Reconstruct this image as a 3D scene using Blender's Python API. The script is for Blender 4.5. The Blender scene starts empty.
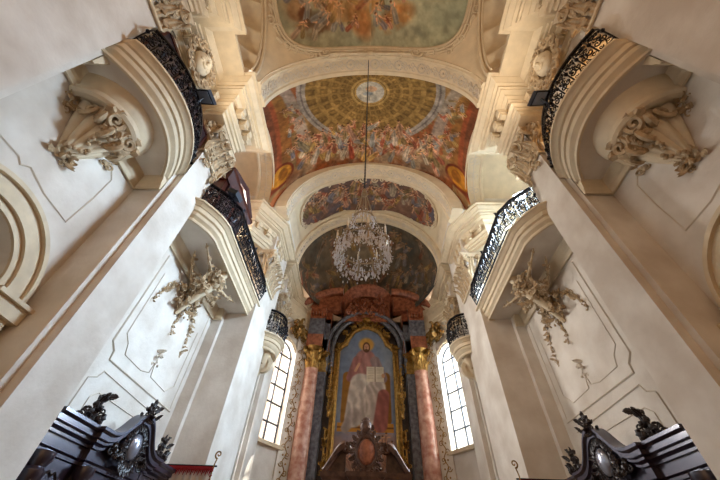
import bpy, bmesh, math, random
import numpy as np
from mathutils import Vector, Matrix
PI = math.pi
C = bpy.context.scene.collection
sc = bpy.context.scene

# ------------------------------------------------------------------ camera, world, light, exposure
cam = bpy.data.cameras.new('camera'); co = bpy.data.objects.new('camera', cam); C.objects.link(co)
cam.sensor_width = 36.0; cam.lens = 16.0; cam.clip_start = .05
_z = Vector((12.5, 302, 320)).normalized()
_d = Vector((3, -340, 320)); _d = (_d - _d.dot(_z)*_z).normalized()
_x = -_d.cross(_z)
if _x.x < 0: _x = -_x
# world axes seen from the camera (right, up, forward) -> camera axes in the world
R = Matrix(((_x.x, _x.y, -_x.z), (_d.x, _d.y, -_d.z), (_z.x, _z.y, -_z.z)))
co.matrix_world = Matrix.Translation((0, 0, 1.6)) @ R.to_4x4()
sc.camera = co
sc.view_settings.view_transform = 'Standard'; sc.view_settings.look = 'None'
sc.view_settings.gamma = 1; sc.view_settings.use_curve_mapping = False
sc.view_settings.exposure = 0.35

w = bpy.data.worlds.new('world'); sc.world = w; w.use_nodes = True
w.node_tree.nodes['Background'].inputs[0].default_value = (1.0, .60, .33, 1)
w.node_tree.nodes['Background'].inputs[1].default_value = .62

def area(name, loc, target, sx, sy, power, col, spread=PI):
    l = bpy.data.lights.new(name, 'AREA'); l.shape = 'RECTANGLE'; l.size = sx; l.size_y = sy
    l.energy = power; l.color = col; l.spread = spread
    o = bpy.data.objects.new(name, l); C.objects.link(o); o.location = loc
    o.rotation_euler = (Vector(target) - Vector(loc)).to_track_quat('-Z', 'Y').to_euler()
    return o
COOL = (.58, .78, 1.0); DAY = (1.0, .97, .90); WARM = (1.0, .76, .50)
# daylight in the windows of the apse
area('apse_daylight_left', (-5.15, 16.6, 8.2), (-4.2, 16.0, 8.2), 3.4, 7.5, 120, (.86, .93, 1))
area('apse_daylight_right', (5.15, 16.6, 8.2), (4.2, 16.0, 8.2), 3.4, 7.5, 1000, (1, .97, .90))
# daylight from the gallery windows
area('gallery_daylight_right', (7.4, 7.9, 11.9), (-5, 8.0, 4.5), 3.2, 2.2, 900, COOL, 1.9)
area('gallery_daylight_left', (-7.4, 7.9, 11.9), (5, 8.0, 4.5), 3.2, 2.2, 400, (1, .90, .80), 1.9)
area('front_gallery_lamp_right', (7.6, 3.0, 10.9), (5, 3.0, 10.4), 2.0, .8, 60, (1, .62, .28))
area('front_gallery_lamp_left', (-7.6, 3.0, 10.9), (-5, 3.0, 10.4), 2.0, .8, 14, (1, .70, .42))
# extra lamps added out of view beyond the apse windows, raking the opposite walls
area('hidden_rake_lamp_right', (6.0, 17.3, 9.0), (-5, 5.0, 4.5), 1.5, 3.6, 1250, (.52, .74, 1))
area('hidden_rake_lamp_left', (-6.0, 17.3, 9.0), (5, 5.0, 4.5), 1.5, 3.6, 1050, (1, .91, .86))
sun = bpy.data.lights.new('sun', 'SUN'); sun.energy = 5; sun.angle = .01; sun.color = (1, .95, .86)
so = bpy.data.objects.new('sun', sun); C.objects.link(so); so.rotation_euler = Vector((-3.9, -.6, -2.4)).to_track_quat('-Z', 'Y').to_euler()

# ------------------------------------------------------------------ helpers
def s2l(c):
    return tuple((x/12.92 if x <= .04045 else ((x+.055)/1.055)**2.4) for x in c)
def mat(name, col, rough=.7, metal=0.0, noise=0.0, nscale=3.0, bump=0.0, bscale=20.0, col2=None, spec=.4, detail=4):
    m = bpy.data.materials.new(name); m.use_nodes = True; nt = m.node_tree; b = nt.nodes['Principled BSDF']
    c1 = s2l(col) + (1,)
    b.inputs['Base Color'].default_value = c1; b.inputs['Roughness'].default_value = rough
    b.inputs['Metallic'].default_value = metal; b.inputs['Specular IOR Level'].default_value = spec
    tc = nt.nodes.new('ShaderNodeTexCoord')
    if noise or col2:
        n = nt.nodes.new('ShaderNodeTexNoise'); n.inputs['Scale'].default_value = nscale; n.inputs['Detail'].default_value = detail
        nt.links.new(tc.outputs['Object'], n.inputs['Vector'])
        r = nt.nodes.new('ShaderNodeValToRGB')
        c2 = s2l(col2) + (1,) if col2 else tuple(x*(1-noise) for x in c1[:3]) + (1,)
        r.color_ramp.elements[0].position = .35; r.color_ramp.elements[1].position = .68
        r.color_ramp.elements[0].color = c2; r.color_ramp.elements[1].color = c1
        nt.links.new(n.outputs['Fac'], r.inputs['Fac']); nt.links.new(r.outputs['Color'], b.inputs['Base Color'])
    if bump:
        n2 = nt.nodes.new('ShaderNodeTexNoise'); n2.inputs['Scale'].default_value = bscale; n2.inputs['Detail'].default_value = 6
        nt.links.new(tc.outputs['Object'], n2.inputs['Vector'])
        bp = nt.nodes.new('ShaderNodeBump'); bp.inputs['Strength'].default_value = bump; bp.inputs['Distance'].default_value = .02
        nt.links.new(n2.outputs['Fac'], bp.inputs['Height']); nt.links.new(bp.outputs['Normal'], b.inputs['Normal'])
    return m
def vmat(name, rough=.85):
    m = bpy.data.materials.new(name); m.use_nodes = True; nt = m.node_tree; b = nt.nodes['Principled BSDF']
    a = nt.nodes.new('ShaderNodeVertexColor'); a.layer_name = 'paint'
    nt.links.new(a.outputs['Color'], b.inputs['Base Color'])
    b.inputs['Roughness'].default_value = rough; b.inputs['Specular IOR Level'].default_value = .2
    return m
M = dict(
    plaster=mat('plaster', (.90, .872, .83), .8, col2=(.80, .755, .70), nscale=1.1, bump=.35, bscale=11, detail=9),
    cream=mat('cream_plaster', (.89, .82, .70), .8, noise=.13, nscale=2.5, bump=.2, bscale=18),
    stucco=mat('stucco_relief', (.79, .69, .55), .75, noise=.35, nscale=9, bump=.4, bscale=30),
    stone=mat('stone_moulding', (.86, .79, .67), .7, noise=.12, nscale=4, bump=.15, bscale=25),
    line=mat('moulding_line', (.83, .78, .71), .8),
    iron=mat('wrought_iron', (.10, .10, .12), .35, metal=.7),
    gold=mat('gilding', (.70, .54, .28), .38, metal=.75, noise=.5, nscale=7),
    ggold=mat('dull_gilding', (.62, .47, .24), .45, metal=.6, noise=.45, nscale=12),
    redmarble=mat('red_marble', (.68, .42, .30), .3, col2=(.46, .25, .17), nscale=6, detail=8),
    pinkmarble=mat('pink_marble', (.82, .66, .58), .22, col2=(.66, .43, .36), nscale=3.5, detail=8),
    greymarble=mat('grey_marble', (.50, .52, .56), .3, col2=(.28, .28, .33), nscale=5, detail=8),
    darkmarble=mat('dark_marble', (.22, .17, .16), .3, col2=(.12, .09, .09), nscale=5),
    brownstone=mat('brown_stone', (.42, .30, .24), .4, col2=(.27, .18, .14), nscale=5),
    wood=mat('dark_polished_wood', (.19, .11, .13), .34, noise=.4, nscale=6, spec=1.0),
    redwood=mat('reddish_wood', (.30, .12, .08), .4, noise=.4, nscale=5),
    black=mat('black_metal', (.17, .19, .23), .5),
    lens=mat('floodlight_glass', (.50, .54, .60), .3),
    floor=mat('stone_floor', (.55, .48, .42), .5, noise=.2, nscale=2),
    red=mat('red_cloth', (.55, .05, .07), .8),
    white=mat('white_cloth', (.85, .82, .80), .8),
    leaf=mat('dark_carved_wood', (.12, .07, .065), .4, spec=.6),
    brass=mat('brass', (.66, .60, .50), .3, metal=.8),
    silver=mat('silvery_medallion', (.62, .63, .68), .25, metal=.6),
    candle=mat('candle_wax', (.92, .88, .78), .5),
)
_b = M['wood'].node_tree.nodes['Principled BSDF']; _b.inputs['Coat Weight'].default_value = .8; _b.inputs['Coat Roughness'].default_value = .16; _b.inputs['Coat IOR'].default_value = 1.5; _b.inputs['Coat Tint'].default_value = (.75, .8, 1, 1)
def glass(name, col=(1, 1, 1), rough=.0):
    m = bpy.data.materials.new(name); m.use_nodes = True; b = m.node_tree.nodes['Principled BSDF']
    b.inputs['Base Color'].default_value = col + (1,); b.inputs['Roughness'].default_value = rough
    b.inputs['Transmission Weight'].default_value = 1.0; b.inputs['IOR'].default_value = 1.45
    return m
pm = bpy.data.materials.new('window_glass'); pm.use_nodes = True; _n = pm.node_tree; _n.nodes.clear()
_o = _n.nodes.new('ShaderNodeOutputMaterial'); _m = _n.nodes.new('ShaderNodeMixShader'); _t = _n.nodes.new('ShaderNodeBsdfTransparent'); _g = _n.nodes.new('ShaderNodeBsdfGlossy')
_t.inputs[0].default_value = (.93, .95, .96, 1); _g.inputs['Roughness'].default_value = .05; _m.inputs[0].default_value = .06
_n.links.new(_t.outputs[0], _m.inputs[1]); _n.links.new(_g.outputs[0], _m.inputs[2]); _n.links.new(_m.outputs[0], _o.inputs['Surface']); M['pane'] = pm
M['crystal'] = mat('crystal', (.96, .97, 1.0), .12, spec=1.0); M['crystal'].node_tree.nodes['Principled BSDF'].inputs['Transmission Weight'].default_value = .1
M['fresco'] = vmat('fresco_paint')
M['lamp'] = mat('lit_lamp', (.9, .95, 1)); M['lamp'].node_tree.nodes['Principled BSDF'].inputs['Emission Color'].default_value = (.85, .93, 1, 1); M['lamp'].node_tree.nodes['Principled BSDF'].inputs['Emission Strength'].default_value = 14
M['canvas'] = vmat('altar_canvas_paint', .6)

class MB:
    def __init__(s, sx=1): s.v = []; s.f = []; s.sx = sx
    def add(s, vs, fs):
        n = len(s.v); s.v += [(p[0]*s.sx, p[1], p[2]) for p in vs]; s.f += [tuple(i+n for i in f) for f in fs]; return s
    def box(s, x0, x1, y0, y1, z0, z1):
        return s.add([(x, y, z) for x in (x0, x1) for y in (y0, y1) for z in (z0, z1)],
                     [(0, 1, 3, 2), (4, 6, 7, 5), (0, 4, 5, 1), (2, 3, 7, 6), (0, 2, 6, 4), (1, 5, 7, 3)])
    def obox(s, c, ax, ay, az, hx, hy, hz):
        c, ax, ay, az = Vector(c), Vector(ax).normalized(), Vector(ay).normalized(), Vector(az).normalized()
        return s.add([c + ax*hx*i + ay*hy*j + az*hz*k for i in (-1, 1) for j in (-1, 1) for k in (-1, 1)],
                     [(0, 1, 3, 2), (4, 6, 7, 5), (0, 4, 5, 1), (2, 3, 7, 6), (0, 2, 6, 4), (1, 5, 7, 3)])
    def prism(s, poly, z0, z1):
        n = len(poly)
        return s.add([(x, y, z0) for x, y in poly] + [(x, y, z1) for x, y in poly],
                     [(i, (i+1) % n, n+(i+1) % n, n+i) for i in range(n)] + [tuple(range(n)), tuple(range(2*n-1, n-1, -1))])
    def strip(s, path, z0, z1):
        n = len(path)
        return s.add([(x, y, z0) for x, y in path] + [(x, y, z1) for x, y in path], [(i, i+1, n+i+1, n+i) for i in range(n-1)])
    def rings(s, rings, closed=True, caps=True):
        n = len(rings[0]); vs = [p for r in rings for p in r]; fs = []
        for a in range(len(rings)-1):
            for i in range(n if closed else n-1):
                j = (i+1) % n; fs.append((a*n+i, a*n+j, (a+1)*n+j, (a+1)*n+i))
        if caps and closed: fs += [tuple(range(n)), tuple(range((len(rings)-1)*n, len(rings)*n))]
        return s.add(vs, fs)
    def tube(s, pts, r, n=5, flat=1.0, nrm=None):
        pts = [Vector(p) for p in pts]; R_ = []
        up = Vector(nrm) if nrm is not None else None; last = None
        for i, p in enumerate(pts):
            t = (pts[min(i+1, len(pts)-1)] - pts[max(i-1, 0)])
            if t.length < 1e-9: t = Vector((0, 0, 1))
            t.normalize()
            ref = up if up is not None else (last if last is not None else (Vector((0, 0, 1)) if abs(t.z) < .9 else Vector((1, 0, 0))))
            a = t.cross(ref)
            if a.length < 1e-4: a = t.cross(Vector((.3, .9, .2)))
            a.normalize(); b = a.cross(t).normalized(); last = b
            rr = r[i] if isinstance(r, (list, tuple)) else r
            R_.append([p + a*math.cos(2*PI*k/n)*rr + b*math.sin(2*PI*k/n)*rr*flat for k in range(n)])
        return s.rings(R_)
    def sweep(s, path, prof, closed=False):
        P = [Vector(p) for p in path]; n = len(P); rings = []
        for i in range(n):
            a = P[i-1] if (i > 0 or closed) else None; b = P[(i+1) % n] if (i < n-1 or closed) else None
            d1 = (P[i]-a).normalized() if a is not None else None; d2 = (b-P[i]).normalized() if b is not None else None
            if d1 is None: d1 = d2
            if d2 is None: d2 = d1
            n1 = Vector((-d1.y, d1.x)); n2 = Vector((-d2.y, d2.x)); m = (n1+n2)
            m = m.normalized() if m.length > 1e-6 else n1
            k = 1/max(.3, m.dot(n1))
            rings.append([(P[i].x + m.x*o*k, P[i].y + m.y*o*k, z) for o, z in prof])
        if closed: rings.append(rings[0])
        return s.rings(rings, closed=True, caps=not closed)
    def lathe(s, prof, c=(0, 0, 0), n=16, a0=0, a1=2*PI, ax=None):
        full = abs(a1-a0-2*PI) < 1e-6; m = n if full else n+1; rings = []
        for k in range(m):
            a = a0+(a1-a0)*k/n; rings.append([(c[0]+r*math.cos(a), c[1]+r*math.sin(a), c[2]+z) for r, z in prof])
        if full: rings.append(rings[0])
        return s.rings(rings, closed=False, caps=False)
    def ball(s, c, rx, ry=None, rz=None, n=8, m=6, jit=0, rnd=None):
        ry = ry or rx; rz = rz or rx; rings = []
        for j in range(m+1):
            th = PI*j/m; rr = []
            for i in range(n):
                q = 1 + (rnd.uniform(-jit, jit) if jit else 0); a = 2*PI*i/n
                rr.append((c[0]+rx*q*math.sin(th)*math.cos(a), c[1]+ry*q*math.sin(th)*math.sin(a), c[2]+rz*q*math.cos(th)))
            rings.append(rr)
        return s.rings(rings, caps=False)
    def spiral(s, c, u, v, R0, turns, r, a0=0.0, n=18, r1=None, hand=1, inner=.12, flat=1.0):
        c, u, v = Vector(c), Vector(u), Vector(v); pts = []; rr = []
        for i in range(n+1):
            t = i/n; a = a0 + hand*turns*2*PI*t; q = R0*((1-t)*(1-inner)+inner)
            pts.append(c + u*math.cos(a)*q + v*math.sin(a)*q); rr.append(r + ((r1 if r1 is not None else r*.6)-r)*t)
        s.tube(pts, rr, 5, flat, u.cross(v)); return s
    def leaf(s, base, d, out, L, W, curl=1.2, th=.25):
        # carved leaf: grows along d, bends towards out, lens-shaped section with lobed edge
        base, d, out = Vector(base), Vector(d).normalized(), Vector(out).normalized(); side = d.cross(out).normalized()
        rings = []; p = base.copy(); N = 7
        for i in range(N+1):
            t = i/N; a = curl*t*t*1.6; t_ = d*math.cos(a)+out*math.sin(a); nn = out*math.cos(a)-d*math.sin(a)
            wd = W*(math.sin(PI*min(1, .18+.82*t))**.8)*(1.0 if i % 2 else .78)*.5 + .002; hh = max(.004, wd*th)
            rings.append([p+side*wd, p+side*wd*.5+nn*hh*1.3, p+nn*hh*.3, p-side*wd*.5+nn*hh*1.3, p-side*wd, p-nn*hh])
            p = p + t_*(L/N)
        return s.rings(rings)
    def build(s, name, m, parent=None, smooth=False, **tags):
        me = bpy.data.meshes.new(name); me.from_pydata([tuple(p) for p in s.v], [], s.f)
        bm = bmesh.new(); bm.from_mesh(me); bmesh.ops.recalc_face_normals(bm, faces=bm.faces); bm.to_mesh(me); bm.free()
        if smooth:
            me.polygons.foreach_set('use_smooth', [True]*len(me.polygons))
            try: me.set_sharp_from_angle(angle=math.radians(38))
            except Exception: pass
        me.materials.append(M[m] if isinstance(m, str) else m)
        o = bpy.data.objects.new(name, me); C.objects.link(o)
        if parent is not None: o.parent = parent; o.matrix_parent_inverse = Matrix.Translation(-parent.location)
        for k, v_ in tags.items(): o[k] = v_
        return o
def empty(name, loc, label, cat, group=None):
    o = bpy.data.objects.new(name, None); C.objects.link(o); o.location = loc; o['label'] = label; o['category'] = cat
    if group: o['group'] = group
    return o
def copy_tree(o, parent=None):
    c = o.copy(); C.objects.link(c)
    if parent is not None: c.parent = parent
    for ch in [x for x in o.children]: copy_tree(ch, c)
    return c
SIDE = {-1: 'left', 1: 'right'}
def V(x, y, z): return Vector((x, y, z))
def wall_with_arch(mb, p0, p1, z0, z1, u0, u1, sill, spring, depth, out, n=16):
    # vertical wall from p0 to p1 (plan) pierced by a round-headed opening; reveal goes outwards
    p0, p1 = Vector(p0), Vector(p1); L = (p1-p0).length; d = (p1-p0)/L; o = Vector(out).normalized()
    def P(u, z, k=0): q = p0+d*u+o*k; return (q.x, q.y, z)
    r = (u1-u0)/2; uc = (u0+u1)/2
    arc = [(uc-r*math.cos(PI*i/n), spring+r*math.sin(PI*i/n)) for i in range(n+1)]
    mb.add([P(0, z0), P(u0, z0), P(u0, z1), P(0, z1)], [(0, 1, 2, 3)])
    mb.add([P(u1, z0), P(L, z0), P(L, z1), P(u1, z1)], [(0, 1, 2, 3)])
    mb.add([P(u0, z0), P(u1, z0), P(u1, sill), P(u0, sill)], [(0, 1, 2, 3)])
    for i in range(n):
        a, b = arc[i], arc[i+1]; mb.add([P(*a), P(*b), P(b[0], z1), P(a[0], z1)], [(0, 1, 2, 3)])
    loop = [(u0, sill)] + arc + [(u1, sill)]
    vs = [P(u, z) for u, z in loop] + [P(u, z, depth) for u, z in loop]; m = len(loop)
    mb.add(vs, [(i, (i+1) % m, m+(i+1) % m, m+i) for i in range(m)])
    return loop, P

# ================================================================== STRUCTURE
Z0 = 9.0            # gallery level
LOWER = [(5, -7), (5, 1.47), (5.15, 1.47), (5.15, 1.6), (5.85, 1.6), (5.85, 4.52), (5.17, 4.52), (5.17, 4.65), (5, 4.65), (5, 5.62),
         (5.77, 5.62), (5.77, 10.3), (5.4, 10.3), (5.4, 10.48), (4.37, 10.48), (4.37, 12.78), (4.9, 12.78), (4.9, 13.5),
         (4.55, 13.5), (4.55, 13.65), (4.37, 13.65), (4.37, 14.85), (4.75, 15.1)]
MB().box(-8.3, 8.3, -7, 19.6, -.2, 0).build('floor', 'floor', kind='structure')
ENT = [(0, 11.75), (0, 11.92), (.06, 11.93), (.06, 12.08), (.12, 12.09), (.12, 12.2), (.2, 12.26), (.2, 12.3), (.07, 12.32), (.07, 12.70), (.15, 12.71), (.15, 12.78),
       (.24, 12.84), (.24, 12.9), (.40, 12.92), (.40, 12.99), (.46, 13.0), (.46, 13.12), (.56, 13.13), (.56, 13.17), (.70, 13.27), (.70, 13.33), (.80, 13.34), (.8, 13.42), (-.25, 13.44), (-.25, 11.75)]
for s in (-1, 1):
    m = MB(s)
    m.strip(LOWER[:5], 0, Z0); m.strip(LOWER[5:], 0, Z0)
    wall_with_arch(m, (5.85, 1.6), (5.85, 4.52), 0, Z0, .5, 2.3, .01, 4.55, 1.2, (1, 0), 24)
    # the niche of bay one is applied as a thing; galleries: floor, back wall, end walls, roof
    m.box(5.9, 8.25, 1.5, 14.9, Z0-.35, Z0-.02)
    m.prism([(5, -7), (5, 1.47), (5.15, 1.47), (5.15, 1.6), (6.4, 1.6), (6.4, -7)], Z0, 13.4)
    m.prism([(6.3, 4.5), (5.15, 4.5), (5.15, 4.65), (5, 4.65), (5, 5.62), (6.3, 5.62)], Z0, 13.4)
    m.prism([(6.3, 10.3), (5.4, 10.3), (5.4, 10.48), (4.37, 10.48), (4.37, 12.78), (4.9, 12.78), (4.9, 13.6), (4.37, 13.65), (4.37, 14.85), (6.3, 14.85)], Z0, 13.4)
    m.box(8.1, 8.3, -7, 15.2, 0, 19.6)
    m.box(4.9, 8.2, 14.85, 15.05, 0, 13.3)
    m.box(5.6, 8.1, 1.4, 4.6, 11.4, 13.6)          # closed wall over the first gallery
    m.box(5.3, 8.2, -7, 15, 17.2, 17.4)
    m.box(3.95, 8.2, 9.15, 15, 13.42, 19.3)
    m.box(4.95, 8.2, 3.9, 4.9, 13.4, 19.3)
    m.build('wall_' + SIDE[s], 'plaster', kind='structure')
    # apse wall with the tall window
    a = MB(s)
    loop, P = wall_with_arch(a, (4.75, 15.1), (3.72, 16.85), 0, 13.4, .22, 1.72, 5.62, 9.65, .45, (.86, .5))
    a.strip([(3.72, 16.85), (3.3, 17.2), (3.3, 18.6), (0, 18.6)], 0, 13.4)
    a.box(3.2, 3.3, 17.2, 18.7, 13.3, 13.4)
    a.build('wall_' + SIDE[s], 'plaster', kind='structure')
    # window bars and glass
    wn = 1 if s < 0 else 2
    b = MB(s); k = .30; u0, u1 = .22, 1.72; uc = .97; r = .75
    top = 9.65 + r
    def T(u, z, kk=k): return P(u, z, kk)
    b.tube([T(uc, 5.62), T(uc, top)], .05, 4)
    for zz in (6.45, 7.28, 8.1, 8.92, 9.72):
        b.tube([T(u0, zz), T(u1, zz)], .048, 4)
    arc = [(uc-r*math.cos(PI*i/14), 9.65+r*math.sin(PI*i/14)) for i in range(15)]
    b.tube([T(u0, 5.62)] + [T(*q) for q in arc] + [T(u1, 5.62), T(u0, 5.62)], .055, 4)
    wo = b.build('window_%d' % wn, 'black', kind='structure')
    g = MB(s); loop2 = [(u0, 5.62)] + arc + [(u1, 5.62)]; nn = len(loop2)
    g.add([T(u, z, k+.07) for u, z in loop2] + [T(u, z, k+.08) for u, z in loop2],
          [tuple(range(nn)), tuple(range(2*nn-1, nn-1, -1))] + [(i, (i+1) % nn, nn+(i+1) % nn, nn+i) for i in range(nn)])
    g.build('pane', 'pane', wo)
    # window surround
    t = MB(s)
    arc2 = [(uc-(r+.13)*math.cos(PI*i/16), 9.65+(r+.13)*math.sin(PI*i/16)) for i in range(17)]
    t.tube([P(u0-.13, 5.62, -.03)] + [P(u, z, -.03) for u, z in arc2] + [P(u1+.13, 5.62, -.03)], .07, 6)
    t.obox(P(uc, 5.5, -.05), (1.03, -1.75, 0), (.86, .5, 0), (0, 0, 1), 1.0, .14, .07)
    t.build('trim_%d' % (1 if s < 0 else 2), 'stone', smooth=True, kind='structure')
    # entablature
    e = MB(s)
    path = [(4.75, -7), (4.75, 1.4), (5.7, 1.4), (5.7, 4.1), (4.75, 4.1), (4.75, 5.5), (6.2, 5.5)]
    e.sweep(path, ENT)
    e.sweep([(6.6, 9.45), (5.25, 9.45), (4.65, 10.4), (4.65, 11.9), (5.15, 11.9), (5.15, 13.55), (4.65, 13.55), (4.65, 15.1), (5.2, 15.1)], ENT)
    e.sweep([(4.75, 15.0), (3.72, 16.75), (3.25, 17.15), (3.25, 18.6)], [(o_*.32 if o_ > 0 else o_, z_) for o_, z_ in ENT])
    # brackets in the frieze
    def brackets(x0, y0, x1, y1, n):
        a_, b_ = Vector((x0, y0)), Vector((x1, y1)); d = (b_-a_).normalized(); o = Vector((-d.y, d.x))
        for i in range(n):
            q = a_.lerp(b_, (i+.5)/n) + o*.2
            e.obox((q.x, q.y, 12.62), (d.x, d.y, 0), (o.x, o.y, 0), (0, 0, 1), .11, .2, .12)
            e.obox((q.x+o.x*.06, q.y+o.y*.06, 12.44), (d.x, d.y, 0), (o.x, o.y, 0), (0, 0, 1), .09, .1, .1)
    for a_ in ((5.7, 1.9, 5.7, 3.6, 3), (4.75, 4.2, 4.75, 5.4, 3), (4.75, -.6, 4.75, 1.3, 4), (5.4, 9.55, 4.7, 10.4, 2), (4.65, 10.5, 4.65, 11.85, 3), (4.65, 13.6, 4.65, 15, 3), (5.6, 4.1, 4.85, 4.1, 1)):
        brackets(*a_)
    e.build('trim_%d' % (3 if s < 0 else 4), 'stone', kind='structure')
# back of the conch, closing walls, ceiling
def band(mb, y0, y1, r, zc, th=.18, n=48, a0=0, a1=PI, xs=1.0):
    rings = []
    for i in range(n+1):
        a = a0+(a1-a0)*i/n; c_, s_ = math.cos(a), math.sin(a)
        rings.append([(c_*rr*xs, y, zc+s_*rr) for rr, y in ((r, y0), (r, y0+.09), (r-.04, y0+.09), (r-.04, y0+.16), (r+.01, y0+.2), (r+.01, y1-.2), (r-.04, y1-.16), (r-.04, y1-.09), (r, y1-.09), (r, y1), (r+th, y1), (r+th, y0))])
    mb.rings(rings)
ZC = 13.4
ce = MB()
band(ce, 3.62, 4.5, 3.86, ZC, .5)
band(ce, 9.05, 9.95, 3.84, ZC, .5)
band(ce, 12.45, 13.2, 3.84, ZC, .5)
ce.build('ceiling', 'cream', smooth=True, kind='structure')
# scrollwork on the arch soffits
def arabesque(y0, y1, r, n, name):
    a = MB(); ym = (y0+y1)/2; hw = (y1-y0)/2-.24
    def Q(phi, y): return V(math.cos(phi)*r, y, ZC+math.sin(phi)*r)
    for i in range(n):
        ph = PI*(i+.5)/n; c_ = Q(ph, ym); u = V(-math.sin(ph), 0, math.cos(ph)); v = V(0, 1, 0)
        if i % 3 == 1:
            for q in range(12): a.ball(c_ + u*math.cos(q*PI/6)*hw*.8 + v*math.sin(q*PI/6)*hw*.8, .03, n=5, m=4)
            a.tube([c_ + u*math.cos(q*PI/8)*hw + v*math.sin(q*PI/8)*hw for q in range(17)], .018, 4)
            a.ball(c_, .06, n=6, m=4)
        else:
            a.spiral(c_+v*hw*.4, u, v, hw*.75, 1.3, .026, a0=PI, r1=.012, hand=1)
            a.spiral(c_-v*hw*.4+u*.1, u, v, hw*.75, 1.3, .026, a0=0, r1=.012, hand=1)
    return a.build(name, 'line', smooth=True)
for (y0, y1, lab) in ((3.62, 4.5, 'stucco arabesques and rosettes on the wide arch nearest the oval ceiling fresco'),
                      (9.05, 9.95, 'stucco scrollwork on the arch beyond the painted coffered dome'),
                      (12.45, 13.2, 'stucco scrollwork on the innermost arch framing the apse')):
    o = arabesque(y0, y1, 3.84, 34, 'stucco_scrollwork'); o['label'] = lab; o['category'] = 'stucco ornament'
end = MB(); end.box(-8.3, 8.3, 18.6, 18.8, 0, 19.6); end.build('wall_back', 'plaster', kind='structure')

# ------------------------------------------------------------------ painting kit (procedural frescoes as vertex colours)
class Paint:
    def __init__(s, X, Y, base, seed):
        s.X, s.Y = X, Y; s.c = np.zeros(X.shape+(3,)); s.c[:] = base; s.seed = seed; s.rn = random.Random(seed)
    def noise(s, scale, seed=0, oct=4):
        out = np.zeros(s.X.shape); amp = 1; tot = 0
        for o in range(oct):
            rs = np.random.RandomState(s.seed*31+seed*7+o); G = rs.rand(97, 97)
            x = (s.X*scale*2**o) % 96; y = (s.Y*scale*2**o) % 96
            xi = x.astype(int); yi = y.astype(int); fx = x-xi; fy = y-yi; fx = fx*fx*(3-2*fx); fy = fy*fy*(3-2*fy)
            v = G[yi, xi]*(1-fx)*(1-fy)+G[yi, xi+1]*fx*(1-fy)+G[yi+1, xi]*(1-fx)*fy+G[yi+1, xi+1]*fx*fy
            out += v*amp; tot += amp; amp *= .55
        return out/tot
    def mix(s, mask, col):
        mask = np.clip(mask, 0, 1)[..., None]; s.c = s.c*(1-mask)+np.array(col)*mask
    def mott(s, amt, scale, seed=0):
        s.c *= (1+amt*(s.noise(scale, seed)-.5)*2)[..., None]
    def ell(s, x, y, rx, ry, ang=0, soft=.15):
        ca, sa = math.cos(ang), math.sin(ang); dx, dy = s.X-x, s.Y-y
        u = (dx*ca+dy*sa)/rx; v = (-dx*sa+dy*ca)/ry; d = np.sqrt(u*u+v*v); return np.clip((1-d)/soft, 0, 1)
    def seg(s, x0, y0, x1, y1, w0, w1=None, soft=.3):
        w1 = w0 if w1 is None else w1
        dx, dy = x1-x0, y1-y0; L2 = dx*dx+dy*dy+1e-9; t = np.clip(((s.X-x0)*dx+(s.Y-y0)*dy)/L2, 0, 1)
        d = np.hypot(s.X-x0-t*dx, s.Y-y0-t*dy); w = w0+(w1-w0)*t; return np.clip((1-d/w)/soft, 0, 1)
    def figure(s, x, y, h, ang, robe, robe2, skin=(.78, .58, .44)):
        # a small robed figure, head towards ang, painted with folds
        ux, uy = math.cos(ang), math.sin(ang); px, py = -uy, ux; q = s.rn.uniform(-.2, .2)
        fold = .90+.2*(np.sin(((s.X-x)*px+(s.Y-y)*py+q*((s.X-x)*ux+(s.Y-y)*uy))*34/h + s.noise(2.5/h, 5, 2)*7) > 0.1)
        def dr(mk, col):
            col = np.array(col)*.62+np.array((.52, .42, .32))*.38; mk = np.clip(mk*.9, 0, 1)[..., None]; s.c = s.c*(1-mk)+np.array(col)*fold[..., None]*mk
        dr(s.seg(x-ux*h*.45+px*q*h, y-uy*h*.45+py*q*h, x, y, h*.2, h*.15), robe)
        dr(s.seg(x, y, x+ux*h*.22, y+uy*h*.22, h*.16, h*.11), robe2)
        for sg in (-1, 1):
            r1 = s.rn.uniform(-.1, .35); r2 = s.rn.uniform(.15, .35)
            s.mix(s.seg(x+ux*h*.2+px*sg*h*.1, y+uy*h*.2+py*sg*h*.1, x+ux*h*r1+px*sg*h*r2, y+uy*h*r1+py*sg*h*r2, h*.05, h*.03), skin)
        s.mix(s.ell(x+ux*h*.4, y+uy*h*.4, h*.085, h*.075, ang), skin)
        s.mix(s.ell(x+ux*h*.45, y+uy*h*.45, h*.07, h*.08, ang)*.8, (.3, .2, .13))
    def build(s, name, pos, m='fresco', keep=None, **tags):
        ny, nx = s.X.shape; me = bpy.data.meshes.new(name)
        idx = np.arange(ny*nx).reshape(ny, nx)
        q = np.stack([idx[:-1, :-1], idx[:-1, 1:], idx[1:, 1:], idx[1:, :-1]], -1).reshape(-1, 4)
        if keep is not None:
            k = keep[:-1, :-1] & keep[:-1, 1:] & keep[1:, 1:] & keep[1:, :-1]; q = q[k.reshape(-1)]
        me.from_pydata(pos.reshape(-1, 3).tolist(), [], q.tolist())
        at = me.color_attributes.new('paint', 'FLOAT_COLOR', 'POINT')
        c = np.clip(s.c, 0.01, 1); lin = np.where(c <= .04045, c/12.92, ((c+.055)/1.055)**2.4)
        at.data.foreach_set('color', np.concatenate([lin.reshape(-1, 3), np.ones((ny*nx, 1))], 1).astype('f').ravel())
        me.polygons.foreach_set('use_smooth', [True]*len(me.polygons)); me.materials.append(M[m])
        o = bpy.data.objects.new(name, me); C.objects.link(o)
        for k_, v_ in tags.items(): o[k_] = v_
        return o
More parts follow.
